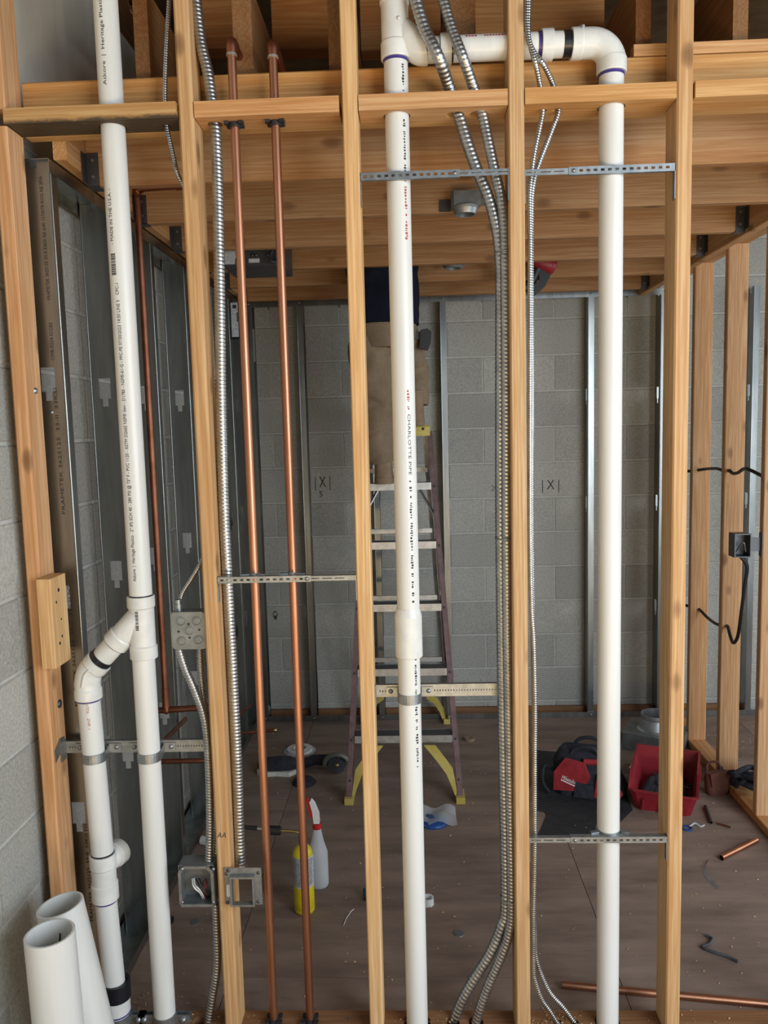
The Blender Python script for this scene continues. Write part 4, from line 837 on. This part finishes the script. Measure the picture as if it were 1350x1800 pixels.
tr.sweep(*wrink([(.40, 1.70, 2.17), (.378, 1.70, 2.08), (.383, 1.715, 1.97), (.392, 1.735, 1.83), (.402, 1.755, 1.70), (.420, 1.770, tt+.105)], [.100, .098, .092, .084, .080, .078, .070], 2.3, amp=.0095, fold=34.0))
tr.sweep(*wrink([(.50, 1.70, 2.17), (.535, 1.74, 2.10), (.575, 1.83, 2.0), (.580, 1.84, 1.93), (.580, 1.83, 1.82)], [.090, .085, .072, .068, .064], 4.1, amp=.008, fold=36.0))
obj('trousers', tr, KHAKI, per)
sh = MB()
sh.sweep(*wrink([(.447, 1.70, 2.185), (.447, 1.70, 2.30), (.445, 1.70, 2.45), (.445, 1.70, 2.62), (.445, 1.70, 2.72)], [.160, .162, .168, .160, .075], .6, amp=.005, fold=24.0))
sh.sweep(*wrink([(.36, 1.70, 2.63), (.28, 1.70, 2.68), (.225, 1.70, 2.80)], [.07, .072, .06], 1.9, n=24, amp=.003)); sh.sweep(*wrink([(.53, 1.70, 2.63), (.62, 1.70, 2.665), (.73, 1.70, 2.64)], [.07, .072, .06], 3.3, n=24, amp=.003))
obj('shirt', sh, NAVY, per)
def boot(x, y, z):
    b_ = thing('boot', None, None, (x, y, z)); b_.parent = per; b_.location = Vector((x, y, z))-wloc(per)
    rg = [[(x+px_, y+.065+py_, z+.0) for px_, py_ in roundrect(.088, .27, .04, 6)], [(x+px_, y+.065+py_, z+.028) for px_, py_ in roundrect(.088, .27, .04, 6)]]
    obj('sole', loft(rg, cap1=True), BOOT, b_)
    lv = [(.028, .084, .262, .065), (.06, .082, .235, .05), (.085, .080, .16, .012), (.12, .082, .12, -.006), (.165, .088, .115, -.008)]
    obj('upper', loft([[(x+px_, y+oy+py_, z+zz_) for px_, py_ in roundrect(w_, d_, min(w_, d_)*.42, 6)] for zz_, w_, d_, oy in lv], cap1=True), BOOT, b_)
boot(.424, 1.765, tt); boot(.583, 1.815, 1.7225)
c = W(747, 596, 1.66)
hm = MB().prism([(c.x-.026, c.z-.042), (c.x+.012, c.z-.05), (c.x+.026, c.z-.02), (c.x+.030, c.z+.03), (c.x+.012, c.z+.046), (c.x-.020, c.z+.040)], 'y', 1.64, 1.69)
tp = obj('tape_measure', hm, BLACK, label='black tape measure clipped to the hip of the worker on the ladder', cat='tape measure'); obj('belt_clip', MB().box(c.x-.05, c.x-.02, 1.66, 1.664, c.z+.0, c.z+.035), DARKM, tp)
# cordless drill hanging among the joists
c = W(915, 486, 1.72)
t = thing('cordless_drill', 'red and black cordless drill held below the joists behind the conduit', 'drill', c)
obj('motor_housing', MB().slathe(c+Vector((.11, 0, .055)), [(.018, -.16), (.032, -.15), (.034, -.06), (.040, -.03), (.042, .02), (.034, .05), (.012, .056)], (1, 0, -.42), 20), REDP, t)
obj('chuck', MB().slathe(c+Vector((-.05, 0, .12)), [(.014, 0), (.020, .004), (.021, .035), (.010, .05), (.004, .08)], (-1, 0, .35), 16), BLACK, t)
obj('grip', MB().sweep([c+Vector((.085, 0, .045)), c+Vector((.055, 0, -.02)), c+Vector((.015, 0, -.055))], [.024, .020, .024], 14), BLACK, t)
obj('battery', MB().board(c.x-.11, c.x+.0, 1.685, 1.755, c.z-.11, c.z-.02, 'x', .012), BLACK, t)
obj('grip_guard', MB().prism([(c.x+.07, c.z+.04), (c.x+.135, c.z+.0), (c.x+.11, c.z-.05), (c.x+.05, c.z-.10), (c.x+.03, c.z-.07), (c.x+.085, c.z-.02)], 'y', 1.70, 1.74), BLACK, t)

# ------------------------------------------------------------------ ceiling boxes
a, b = W(793, 336, .62), W(845, 360, .62)
t = thing('ceiling_box', 'galvanized ceiling junction box with a round ring on the second joist', 'junction box', ((a.x+b.x)/2, .64, b.z-.03))
obj('body', MB().board(a.x, b.x, .615, .666, b.z, a.z, 'z', .008), BOXM, t)
for k in range(3): obj('knockout', MB().lathe((a.x+.02+k*.030, .615, (a.z+b.z)/2+.004), [(.011, -.0005), (.011, .001), (.009, .001), (.009, .0003), (.0001, .0004)], (0, -1, 0), 20), BOXM, t)
cx_ = W(818, 362, .64).x
obj('plaster_ring', MB().lathe((cx_, .64, b.z-.024), [(.030, 0), (.034, 0), (.040, .016), (.044, .022), (.044, .024), (.03, .024), (.030, 0)], n=28, cap=False), GALV, t); obj('ring_back', MB().lathe((cx_, .64, b.z-.006), [(.031, 0), (.031, .002)], n=24), CEMENT, t)
e0 = W(772, 352, .667); e1 = W(793, 372, .667); obj('mounting_bar', MB().box(e0.x, a.x, .664, .668, e1.z, e0.z), DARKM, t); obj('mounting_tab', MB().box(b.x, b.x+.02, .63, .66, b.z+.008, b.z+.022), GALV, t)
c = W(797, 464, 1.60)
t = thing('ceiling_ring', 'round grey ceiling box ring hanging below the joists near the back', 'junction box', c); rr_ = .052
obj('ring', MB().lathe((c.x, c.y, c.z-.02), [(.030, 0), (rr_-.012, 0), (rr_-.006, .008), (rr_, .014), (rr_, .032), (.03, .032), (.03, 0)], n=28, cap=False), BOXM, t); obj('ring_back', MB().lathe((c.x, c.y, c.z-.004), [(.032, 0), (.032, .002)], n=24), CEMENT, t)
obj('mounting_bar', MB().box(c.x-.055, c.x+.055, 1.521, c.y, c.z+.012, c.z+.03), DARKM, t)
a, b = W(392, 441, 1.18), W(512, 466, 1.18)
t = thing('light_housing', 'dark metal light housing with white labels between two joists', 'light housing', ((a.x+b.x)/2, 1.3, b.z))
obj('housing', MB().board(a.x, b.x-.03, 1.18, 1.42, b.z, a.z+.05, 'x', .004), DARKM, t); obj('end_bracket', MB().box(b.x-.03, b.x, 1.18, 1.183, b.z, b.z+.028), DARKM, t)
for x0, x1, y0, y1 in ((394, 414, 441, 455), (394, 413, 455, 465), (437, 456, 455, 462), (416, 420, 446, 460)): obj('label', MB().box(W(x0, y0, 1.179).x, W(x1, y0, 1.179).x, 1.1785, 1.18, W(x0, y1, 1.179).z, W(x0, y0, 1.179).z), PAPER, t)
for px in (444, 450, 470): obj('bulb_knob', MB().slathe(W(px, 449, 1.18), [(.007, 0), (.006, .006), (.002, .008)], (0, -1, 0), 10), DARKM, t)
obj('cable_loop', MB().sweep(spline([W(478, 440, 1.15), W(474, 452, 1.14), W(479, 460, 1.14), W(487, 458, 1.15), W(488, 442, 1.16)], .01), .006, 8), BLACK, t)
t = obj('wire_connector', MB().lathe(W(812, 508, 2.455)-Vector((0, 0, .012)), [(.008, 0), (.012, .003), (.010, .022), (.004, .024)], n=8), RED, label='tiny red wire connector on the back wall top track', cat='connector'); t.location.z = 2.4415
c0, c1 = W(405, 532, 2.157), W(420, 592, 2.157)
t = thing('paper_label', 'white paper label on a steel stud in the far left corner', 'label', (c0.x, 2.157, c1.z)); obj('sheet', MB().box(c0.x, c1.x, 2.1575, 2.1588, c1.z, c0.z), PAPER, t); obj('dark_edge', MB().box(c0.x-.006, c1.x+.012, 2.1588, 2.1595, c1.z-.012, c0.z), CEMENT, t)
obj('print', MB().box(c0.x+.03, c0.x+.036, 2.1568, 2.1575, c0.z-.10, c0.z-.05).box(c0.x+.01, c0.x+.03, 2.1568, 2.1575, c0.z-.03, c0.z-.012), INK, t)

# ------------------------------------------------------------------ cables and box on the right partition
def cable(name, pts, r, mat, label, cat='cable'): return obj(name, MB().sweep(resample(spline(pts, .008), .008), r, 10), mat, label=label, cat=cat)
cable('black_cable', [Vector((1.90, 2.10, 1.455))]+[W(1217, 828, 2.06), W(1230, 826, 2.02), W(1245, 824, 1.95), W(1262, 824, 1.78), Vector((2.02, 1.68, 1.468)), W(1282, 827, 1.60), W(1288, 832, 1.57), W(1297, 831, 1.5), W(1308, 824, 1.40), W(1318, 826, 1.32), Vector((2.03, 1.26, 1.46))], .0075, BLACK, 'black cable strung through the right partition studs at shoulder height')
a, b = W(1292, 939, 1.20), W(1315, 980, 1.20)
t = thing('outlet_box', 'dark outlet box on the nearest right partition stud', 'junction box', (1.94, 1.23, b.z))
xo = b.x+.012
ob0 = MB().box(a.x, xo, 1.255, 1.262, b.z, a.z).box(a.x, a.x+.004, 1.20, 1.255, b.z, a.z).box(xo-.004, xo, 1.20, 1.255, b.z, a.z).box(a.x+.004, xo-.004, 1.20, 1.255, b.z, b.z+.004).box(a.x+.004, xo-.004, 1.20, 1.255, a.z-.004, a.z)
obj('mounting_bracket', MB().box(xo, 1.9845, 1.23, 1.233, b.z+.02, a.z-.02).box(1.983, 1.9845, 1.215, 1.245, b.z, a.z), DARKM, t)
obj('body', ob0, DARKM, t); obj('wire', MB().sweep(spline([(a.x+.02, 1.25, b.z+.01), (a.x+.04, 1.215, b.z+.06), (a.x+.055, 1.225, b.z+.02)], .006), .003, 8), GALV, t)
cable('black_cable', [Vector((1.90, 2.12, .77)), W(1222, 1069, 2.06), W(1230, 1072, 2.02), W(1244, 1086, 1.93), W(1258, 1096, 1.78), Vector((2.015, 1.66, .742)), W(1279, 1101, 1.605), W(1283, 1115, 1.55), W(1289, 1130, 1.5), W(1297, 1118, 1.42), W(1302, 1085, 1.34), W(1309, 1030, 1.28), W(1313, 995, 1.24), Vector(((a.x+xo)/2, 1.235, b.z+.005))], .0075, BLACK, 'black cable looping from the lower stud holes up to the dark outlet box')

# ------------------------------------------------------------------ gas torch and spray bottle
c = F(536, 1601)
t = thing('gas_torch', 'yellow gas cylinder with a torch head standing on the floor', 'gas torch', c)
zt = lambda y: W(535, y, c.y).z
zs_ = zt(1487); r_ = .0365
obj('cylinder', MB().slathe(c, [(.028, 0), (r_-.002, .004), (r_, .014), (r_, .016), (r_-.001, .017), (r_, .019), (r_, zs_-.03), (r_-.005, zs_-.012), (.022, zs_), (.012, zs_+.006), (.010, zs_+.01)], n=32), YEL, t)
la, lb_ = zt(1553), zt(1500); lw = obj('label_wrap', MB().lathe(c+Vector((0, 0, la)), [(r_+.0004, 0), (r_+.0004, lb_-la)], n=32, cap=False), PAPER, t)
pm = MB(); z = la+.008
while z < lb_-.006:
    a_ = -1.1
    while a_ < 1.1: l_ = random.uniform(.05, .22); pm.add([(c.x+(r_+.0008)*math.sin(q), c.y-(r_+.0008)*math.cos(q), zz) for zz in (z, z+.0016) for q in (a_, a_+l_)], [(0, 1, 3, 2)]); a_ += l_+.05
    z += .0042
obj('print', pm, INK, lw)
hz_ = zt(1448)
obj('valve', MB().lathe(c+Vector((0, 0, zs_)), [(.010, 0), (.012, .01), (.012, .04), (.007, .042), (.007, hz_-zs_+.01)], n=14), DARKM, t)
q0 = W(530, 1465, c.y); q1 = W(494, 1460, c.y)
obj('burner_tube', MB().sweep(spline([c+Vector((0, 0, q0.z-.004)), q0+Vector((-.008, 0, .004)), q0+(q1-q0)*.5+Vector((0, 0, .004)), q1], .01), .0052, 10), BRASS, t)
q2 = W(472, 1459, c.y); q3 = W(452, 1456, c.y); q4 = W(420, 1453, c.y)
obj('knob', MB().lathe(q2, [(.014, 0), (.016, .002), (.016, (q1-q2).length-.002), (.014, (q1-q2).length)], q1-q2, 18), BLACK, t)
obj('silver_sleeve', MB().lathe(q3, [(.005, 0), (.007, (q2-q3).length)], q2-q3, 12), ALU, t); obj('striker_tip', MB().lathe(q4, [(.004, 0), (.007, .02), (.008, (q3-q4).length)], q3-q4, 12), BLACK, t)
c = F(561, 1556)
t = thing('spray_bottle', 'translucent spray bottle with a red and white trigger on the floor', 'spray bottle', c)
zt = lambda y: W(560, y, c.y).z
zn, zsh = zt(1454), zt(1492); r_ = .037
obj('bottle', MB().slathe(c, [(.030, 0), (r_-.002, .003), (r_, .010), (r_, zsh-.012), (r_-.004, zsh), (.024, zsh+.03), (.015, zn-.008), (.013, zn)], n=32), BOTTLE, t)
zl = zt(1518); obj('liquid', MB().slathe(c+Vector((0, 0, .003)), [(.028, 0), (r_-.003, .003), (r_-.002, .01), (r_-.002, zl-.003)], n=28), plain('milky_liquid', (0.55, 0.58, 0.62), 0.2), t)
obj('collar', MB().lathe(c+Vector((0, 0, zn-.004)), [(.016, 0), (.0165, .002), (.0165, .016), (.015, .018)], n=20), RED, t)
zc = zt(1445); p0 = c+Vector((0, 0, zc)); hd = lambda px, py: W(px, py, c.y)
obj('spray_head', MB().prism([(hd(*q).x, hd(*q).z) for q in ((552, 1446), (562, 1446), (561, 1430), (553, 1411), (547, 1405), (544, 1408), (549, 1425))], 'y', c.y-.011, c.y+.011), WHITE, t)
obj('trigger', MB().prism([(hd(*q).x, hd(*q).z) for q in ((549, 1428), (545, 1410), (541, 1402), (538, 1405), (542, 1420), (545, 1436), (549, 1436))], 'y', c.y-.007, c.y+.007), RED, t)

# ------------------------------------------------------------------ tool bag, bin and duct boot
bc_ = F(1043, 1400); bc_ = Vector((bc_.x, bc_.y+.06, .0035)); ba = R(-20)
t = thing('tool_bag', 'red and black canvas tool bag slumped on the black mat', 'tool bag', bc_)
lev = [(.0, .30, .20, 0), (.03, .32, .22, 0), (.09, .31, .21, -.01), (.14, .29, .18, -.02), (.18, .25, .13, -.03), (.205, .20, .08, -.035), (.19, .16, .05, -.035)]
mb = loft([[(x+ox+.006*math.sin(9*y+z*40), y+.006*math.sin(11*x+z*30), z) for x, y in roundrect(w_, d_, d_*.35)] for z, w_, d_, ox in lev], cap1=True)
obj('bag_body', yawed(mb, bc_, ba), BLKC, t)
pn = MB(); pts_ = [(-.152, .03), (-.015, .042), (.012, .11), (-.012, .172), (-.10, .186), (-.148, .12)]
pf_ = MB().prism(pts_, 'y', -.118, -.100); obj('side_panel', yawed(pf_, bc_, ba), REDC, t)
pf_ = MB().prism([(.03, .02), (.13, .015), (.155, .05), (.11, .12), (.045, .13)], 'y', -.118, -.100); obj('front_pocket', yawed(pf_, bc_, ba), REDC, t)
pf_ = MB().prism([(-.06, .012), (.03, .012), (.03, .075), (-.05, .085)], 'y', -.121, -.105); obj('dark_pocket', yawed(pf_, bc_, ba), BLKC, t)
pf_ = MB().sweep(spline([(-.02, -.085, .17), (.05, -.075, .165), (.10, -.085, .12)], .012), .014, 8); obj('piping', yawed(pf_, bc_, ba), REDC, t)
tm = flat_text('Milwaukee', (-.115, -.1190, .088), (1, 0, -.28), (.2, 0, 1), .075, .030, .25); obj('lettering', yawed(tm, bc_, ba), WHITE, t)
sw = MB().prism([(-.118, .082), (-.05, .058), (-.034, .058), (-.05, .064), (-.115, .086)], 'y', -.1194, -.1186); obj('underline', yawed(sw, bc_, ba), WHITE, t)
for s in (-1, 1): obj('handle', yawed(MB().sweep(spline([(-.10, s*.05, .15), (-.06, s*.06, .215), (.02, s*.06, .225), (.07, s*.05, .16)], .01), .009, 8), bc_, ba), BLKC, t)
obj('strap', yawed(MB().sweep(spline([(-.155, -.06, .10), (-.20, -.07, .12), (-.205, -.09, .05), (-.17, -.11, .01)], .01), .008, 8), bc_, ba), BLKC, t)
n0 = F(1118, 1419); n1 = F(1214, 1434); ux = (n1-n0).normalized(); ba = math.atan2(ux.y, ux.x); uy = Vector((-ux.y, ux.x, 0)); bw = (n1-n0).length
t = thing('parts_bin', 'open red plastic parts bin full of dark tools on the floor', 'bin', n0+ux*bw/2+uy*.17)
bcn = (n0+n1)/2+uy*.165
def binring(w_, d_, z, fz=None): return [(x, y, (z if fz is None or y > -d_*.25 else fz)) for x, y in ((-w_/2, -d_/2), (-w_*.42, -d_*.5-.012), (w_*.42, -d_*.5-.012), (w_/2, -d_/2), (w_/2, -d_*.2), (w_/2, d_/2), (-w_/2, d_/2), (-w_/2, -d_*.2))]
wa = bw; wt = bw+.05
rings = [binring(wa, .33, 0), binring(wt, .37, .145, .09), binring(wt+.014, .384, .145, .09), binring(wt+.014, .384, .153, .098), binring(wt-.008, .362, .153, .098), binring(wa-.008, .322, .005)]
obj('tub', yawed(loft(rings, cap0=True, cap1=True, smooth=False), bcn, ba), REDP, t)
for k in range(3): obj('front_rib', yawed(MB().box(-.08+k*.08-.004, -.08+k*.08+.004, -.205, -.192, .01, .06), bcn, ba), REDP, t)
obj('handle_notch', yawed(MB().box(wt/2-.004, wt/2+.012, -.03, .08, .10, .135), bcn, ba), REDP, t)
for k in range(7): obj('tool_tray', yawed(MB().sweep([(-.10+.03*k, -.14+.035*(k % 4), .02+.004*k), (-.06+.02*k, .02+.02*(k % 3), .05), (-.02+.015*k, .13, .03)], [.018, .024, .016], 8), bcn, ba), BLKC, t)
random.seed(3); tools = [('pliers', 'dark pliers lying in the red bin'), ('chisel', 'chisel with a pale handle in the red bin'), ('wrench', 'dark wrench leaning in the red bin'), ('tube_cutter', 'dark tube cutter at the back of the red bin'), ('screwdriver', 'screwdriver with a black handle in the red bin'), ('clamp_tool', 'black clamp across the middle of the red bin')]
for i, (nm, lb) in enumerate(tools):
    a_ = random.uniform(0, 3.1); cc = Vector((random.uniform(-.05, .05), -.10+i*.042, .035+.012*(i % 3))); dv = Vector((math.cos(a_), math.sin(a_)*.5, random.uniform(-.15, .35))).normalized()
    tt_ = thing(nm, lb, 'tool', yawed(MB().add([cc], []), bcn, ba).v[0])
    obj('handle', yawed(MB().sweep([cc-dv*.07, cc-dv*.03, cc], [.011, .013, .010], 10), bcn, ba), [BLACK, CARD, BLACK, DARKM, BLACK, BLKC][i], tt_); obj('head', yawed(MB().sweep([cc, cc+dv*.03, cc+dv*.07], [.007, .010, .004], 8), bcn, ba), [DARKM, ALU, DARKM, BLACK, DARKM, BLACK][i], tt_)
c = F(1135, 1312); t = thing('duct_boot', 'sheet metal duct boot with a round collar by the back wall', 'duct boot', c)
bc2 = Vector((c.x+.06, c.y+.02, 0)); an = R(-28)
obj('box', yawed(MB().board(-.15, .15, -.12, .12, .0, .085, 'z', .003), bc2, an), BOXM, t); obj('flange', yawed(MB().box(-.165, .165, -.135, .135, 0, .003), bc2, an), GALV, t)
obj('collar', MB().lathe(bc2+Vector((0, .01, .085)), [(.095, 0), (.085, .01), (.075, .06), (.076, .066), (.076, .085), (.073, .085), (.073, .01)], n=36, cap=False), ALU, t)
obj('rubber_mat', MB().prism([(p.x, p.y) for p in [F(x, y) for x, y in ((936, 1319), (1010, 1325), (1080, 1345), (1112, 1424), (1066, 1470), (1000, 1479), (943, 1477), (952, 1456), (961, 1434), (957, 1428), (936, 1424))]][::-1], 'z', .0004, .003), RUBBER, label='black rubber mat on the floor under the tool bag', cat='mat')

# ------------------------------------------------------------------ small things on the floor
def ring3(name, c, ro, ri, h, mat, label, cat, ax=(0, 0, 1)): return obj(name, MB().lathe(c, [(ri, 0), (ro, 0), (ro, h), (ri, h), (ri, 0)], ax, 28, cap=False), mat, label=label, cat=cat)
cpipe('copper_offcut', F(1268, 1508, .0112), F(1330, 1477, .0112), 'short copper pipe offcut lying on the floor at right', .0112, COPPER)
a = F(988, 1731, .0112); b = F(1350, 1765, .0112); cpipe('long_copper_pipe', a, a+(b-a)*1.4, 'long copper pipe lying on the floor behind the sole plate', .0112, COPPER)
cpipe('steel_tube', F(1240, 1417, .007), F(1250, 1446, .007), 'short grey steel tube on the floor beside the red bin', .007, DARKM)
cpipe('copper_offcut', F(1260, 1447, .005), F(1284, 1454, .005), 'tiny copper offcut beside the grey steel tube', .004, COPPERD)
c = F(527, 1319); t = thing('tape_roll', 'white roll of tape lying flat on the floor behind the copper pipes', 'tape', c)
obj('roll', MB().lathe(c, [(.040, 0), (.068, 0), (.068, .012), (.040, .014), (.040, 0)], n=32, cap=False), BACKING, t); obj('core', MB().lathe(c, [(.034, 0), (.040, 0), (.040, .016), (.034, .016), (.034, 0)], n=32, cap=False), CARD, t); obj('wrapper', MB().lathe(c, [(.068, 0), (.085, 0), (.085, .001), (.068, .001)], n=32), PAPER, t)
# black shoe, strap, grinder
a, b = F(452, 1362), F(520, 1362); d = (b-a).normalized(); L_ = (b-a).length
t = thing('work_shoe', 'black work shoe lying on the floor behind the copper pipes', 'shoe', (a+b)/2)
obj('sole', MB().prism([(a.x+L_*u, a.y+.0+w_) for u, w_ in ((0, .0), (.15, -.03), (.5, -.02), (.85, -.03), (1, .0), (1, .05), (.8, .08), (.5, .06), (.15, .08), (0, .05))], 'z', 0, .022), CARD, t)
obj('upper', MB().slathe(a+Vector((.0, .025, .038)), [(.012, 0), (.034, .02), (.040, L_*.35), (.042, L_*.6), (.038, L_*.85), (.02, L_)], (1, 0, .04), 18), BLKC, t)
c = F(592, 1362); t = thing('angle_grinder', 'black angle grinder with a grey guard lying near the ladder foot', 'grinder', c)
obj('disc', MB().lathe(c+Vector((0, .02, .045)), [(.045, -.004), (.045, .004)], (.15, -1, .45), 28), CEMENT, t)
gp = [c+Vector((0, .02, .045))+Vector((.062*math.cos(a_), -.0-.012*math.sin(a_), .062*math.sin(a_)*.9)) for a_ in [i*math.pi/14 for i in range(0, 15)]]; obj('guard', MB().sweep(gp, .012, 8), plain('grey_green_guard', (.17, .18, .15), .5, .3), t)
obj('body', MB().sweep([c+Vector((-.02, .06, .05)), c+Vector((-.12, .09, .04)), c+Vector((-.20, .05, .028)), c+Vector((-.24, .02, .02))], [.03, .026, .022, .01], 14), BLKC, t); obj('hub_nut', MB().slathe(c+Vector((0, .012, .045)), [(.012, 0), (.008, .006), (.002, .008)], (.15, -1, .45), 10), BRASS, t)
c = F(535, 1377); obj('knee_pad', MB().slathe(c, [(.05, 0), (.058, .006), (.045, .022), (.018, .032), (.001, .034)], n=20), BLKC, label='small black rubber pad on the floor below the tape roll', cat='pad')
t = ring3('wood_ring', F(825, 1301), .030, .011, .016, mottled('cork_brown', (.22, .15, .10), (.30, .21, .14), 20, .8), 'small brown ring on the floor right of the ladder', 'ring')
ring3('white_coupling', F(752, 1589)+Vector((0, 0, 0)), .022, .016, .026, WHITE, 'white plastic coupling ring on the floor beside the white pipe', 'coupling')
obj('floor_washer', MB().lathe(F(342, 1621), [(.015, 0), (.015, .002), (.004, .003)], n=18), GALV, label='round steel washer on the floor beside the left pipe', cat='washer')
obj('floor_disc', MB().lathe(F(807, 1641), [(.019, 0), (.018, .003), (.004, .004)], n=20), BOXM, label='round grey disc on the floor left of the conduit bundle', cat='disc')
c = F(762, 1446); t = thing('lid_in_bag', 'blue lid in clear plastic film on the floor behind the white pipe', 'lid', c)
obj('lid', MB().slathe(c, [(.062, 0), (.064, .004), (.060, .014), (.02, .018), (.001, .018)], n=28), BLUE, t)
fr = MB(); n = 9; fv = []
for i in range(n):
    for j in range(n): u, v_ = i/(n-1)-.5, j/(n-1)-.5; fv.append(c+Vector((u*.17+.015, v_*.16+.03, .021+.012*math.sin(9*u+4*v_)*math.cos(7*v_)+.012*max(0, .3-abs(u)-abs(v_)))))
fr.add(fv, [(i*n+j, i*n+j+1, (i+1)*n+j+1, (i+1)*n+j) for i in range(n-1) for j in range(n-1)], True); obj('film', fr, FILM, t)
def wire(name, px, r, mat, label, cat, z=None): return obj(name, MB().sweep(resample(spline([F(x, y, (z or r)+.0004) for x, y in px], .006), .006), r, 8), mat, label=label, cat=cat)
wire('wire_offcut', [(604, 1626), (609, 1614), (617, 1602), (622, 1598)], .0014, WHITE, 'bright thin wire offcut on the floor left of the pale stud', 'wire')
wire('wire_offcut', [(372, 1506), (356, 1507), (340, 1509)], .0012, CARD, 'thin straight wire offcut on the floor beside the left conduit', 'wire')
wire('cord_scrap', [(1240, 1643), (1252, 1650), (1246, 1660), (1234, 1664), (1250, 1672), (1278, 1681), (1297, 1690)], .005, mottled('grey_cord', (.06, .06, .065), (.11, .11, .12), 20, .8), 'dark squiggle of cord on the floor at lower right', 'cord')
sv = [(1244, 1513), (1238, 1527), (1241, 1540), (1250, 1552), (1262, 1563)]; mb = MB(); fv = []
for i, (x, y) in enumerate(sv): q = F(x, y); fv += [q+Vector((-.006, 0, .001)), q+Vector((.006, .003, .006+.003*(i % 2)))]
mb.add(fv, [(2*i, 2*i+1, 2*i+3, 2*i+2) for i in range(len(sv)-1)], True); obj('metal_strip', mb, ALU, label='curled bright metal strip on the floor at right', cat='strip')
ring3('blue_ring', F(1208, 1457), .022, .015, .006, BLUE, 'small dark blue ring on the floor behind the right stud', 'ring')
obj('film_scrap', MB().sweep(spline([F(1212, 1453, .005), F(1222, 1447, .008), F(1232, 1453, .004), F(1238, 1450, .004)], .008), .004, 6), FILM, label='crumpled clear plastic scrap on the floor below the red bin', cat='film')
c = F(1116, 1352); t = thing('power_strip', 'white outlet strip lying between the tool bag and the bin', 'power strip', c); obj('body', yawed(MB().board(-.06, .06, -.018, .018, 0, .028, 'x', .004), c, R(60)), CARD, t)
for k in range(3): obj('outlet', yawed(MB().box(-.045+k*.035, -.028+k*.035, -.008, .008, .028, .0288), c, R(60)), DARKM, t)
c = F(1265, 1400); t = thing('leather_pouch', 'brown leather tool pouch slumped against the right sole plate', 'pouch', c)
pq = c+Vector((0, .03, 0))
mb = loft([[(x+ox, y, z) for x, y in roundrect(w_, d_, d_*.4)] for z, w_, d_, ox in ((0, .10, .05, 0), (.03, .115, .06, 0), (.075, .11, .05, -.006), (.105, .095, .035, -.012))], cap1=True); obj('pocket', yawed(mb, pq, R(15)), LEATHER, t)
obj('flap', yawed(MB().prism([(-.06, .112), (.03, .12), (.06, .085), (.052, .045), (.0, .06), (-.05, .05)], 'y', -.034, -.028), pq, R(15)), LEATHER, t); obj('belt_loop', yawed(MB().sweep(spline([(-.04, .02, .10), (-.03, .03, .135), (.02, .03, .135), (.03, .02, .10)], .01), .006, 8), pq, R(15)), LEATHER, t)
t = thing('strap_coil', 'tangle of black straps beside the middle right partition stud', 'strap', (2.03, 1.5, .04))
random.seed(11)
for k in range(5):
    q = Vector((2.03, 1.49, .05)); obj('loop', MB().sweep(spline([q+Vector((random.uniform(-.06, .06), random.uniform(-.10, .09), random.uniform(0, .04)+.008*k)) for _ in range(6)], .012), random.choice((.007, .010, .012)), 8), BLKC, t)
c = F(355, 1484); obj('plastic_bushing', MB().lathe(c+Vector((0, 0, .018)), [(.010, 0), (.018, 0), (.018, .03), (.010, .03), (.010, 0)], (1, -.3, .0), 20, cap=False), WHITE, label='small white plastic bushing on the floor behind the left conduit', cat='bushing')
c = F(303, 1617, .015); obj('short_pipe', MB().lathe(c, [(.010, 0), (.013, 0), (.013, .05), (.010, .05), (.010, 0)], (-1, .2, 0), 18, cap=False), DARKM, label='short dark pipe end on the floor beside the straight left pipe', cat='pipe')
c = F(644, 1582); obj('caster', MB().lathe(c+Vector((0, 0, .022)), [(.006, -.008), (.020, -.008), (.022, -.004), (.022, .004), (.020, .008), (.006, .008)], (1, .3, 0), 20), plain('teal_rubber', (.02, .06, .07), .5), label='small dark wheel on the floor behind the pale stud', cat='wheel')
# sawdust and chips nobody could count
random.seed(5); mb = MB()
def chip(x, y, z, s):
    a_ = random.uniform(0, 6.28); b_ = a_+random.uniform(1.2, 2.2); tl_ = random.uniform(0, s*.6)
    p0 = Vector((x, y, z)); u = Vector((math.cos(a_), math.sin(a_), random.uniform(0, .4)))*s; v_ = Vector((math.cos(b_), math.sin(b_), random.uniform(0, .5)))*s*random.uniform(.25, .6)
    mb.add([p0, p0+u, p0+u+v_, p0+v_+Vector((0, 0, tl_))], [(0, 1, 2, 3)])
for _ in range(900): chip(random.uniform(-.36, 1.95), .12+2.3*random.random()**1.3, .0012, random.uniform(.002, .0075))
for cx_, cy_, sd, n_ in ((.92, .02, .045, 260), (.55, .03, .05, 120), (-.25, .16, .06, 200), (.02, .05, .04, 90), (2.3, 2.1, .22, 500), (.72, 1.75, .12, 120), (-.2, .0, .06, 120), (1.3, .02, .06, 60)):
    for _ in range(n_):
        x, y = random.gauss(cx_, sd), random.gauss(cy_, sd*.8); z = .0012 if (y > .09 or y < 0) else .0392
        if y < -.02 or y > 2.4: continue
        chip(x, y, z, random.uniform(.002, .007))
obj('wood_chips', mb, CHIP, label='wood chips and sawdust scattered over the plywood floor', cat='debris', kind='stuff')
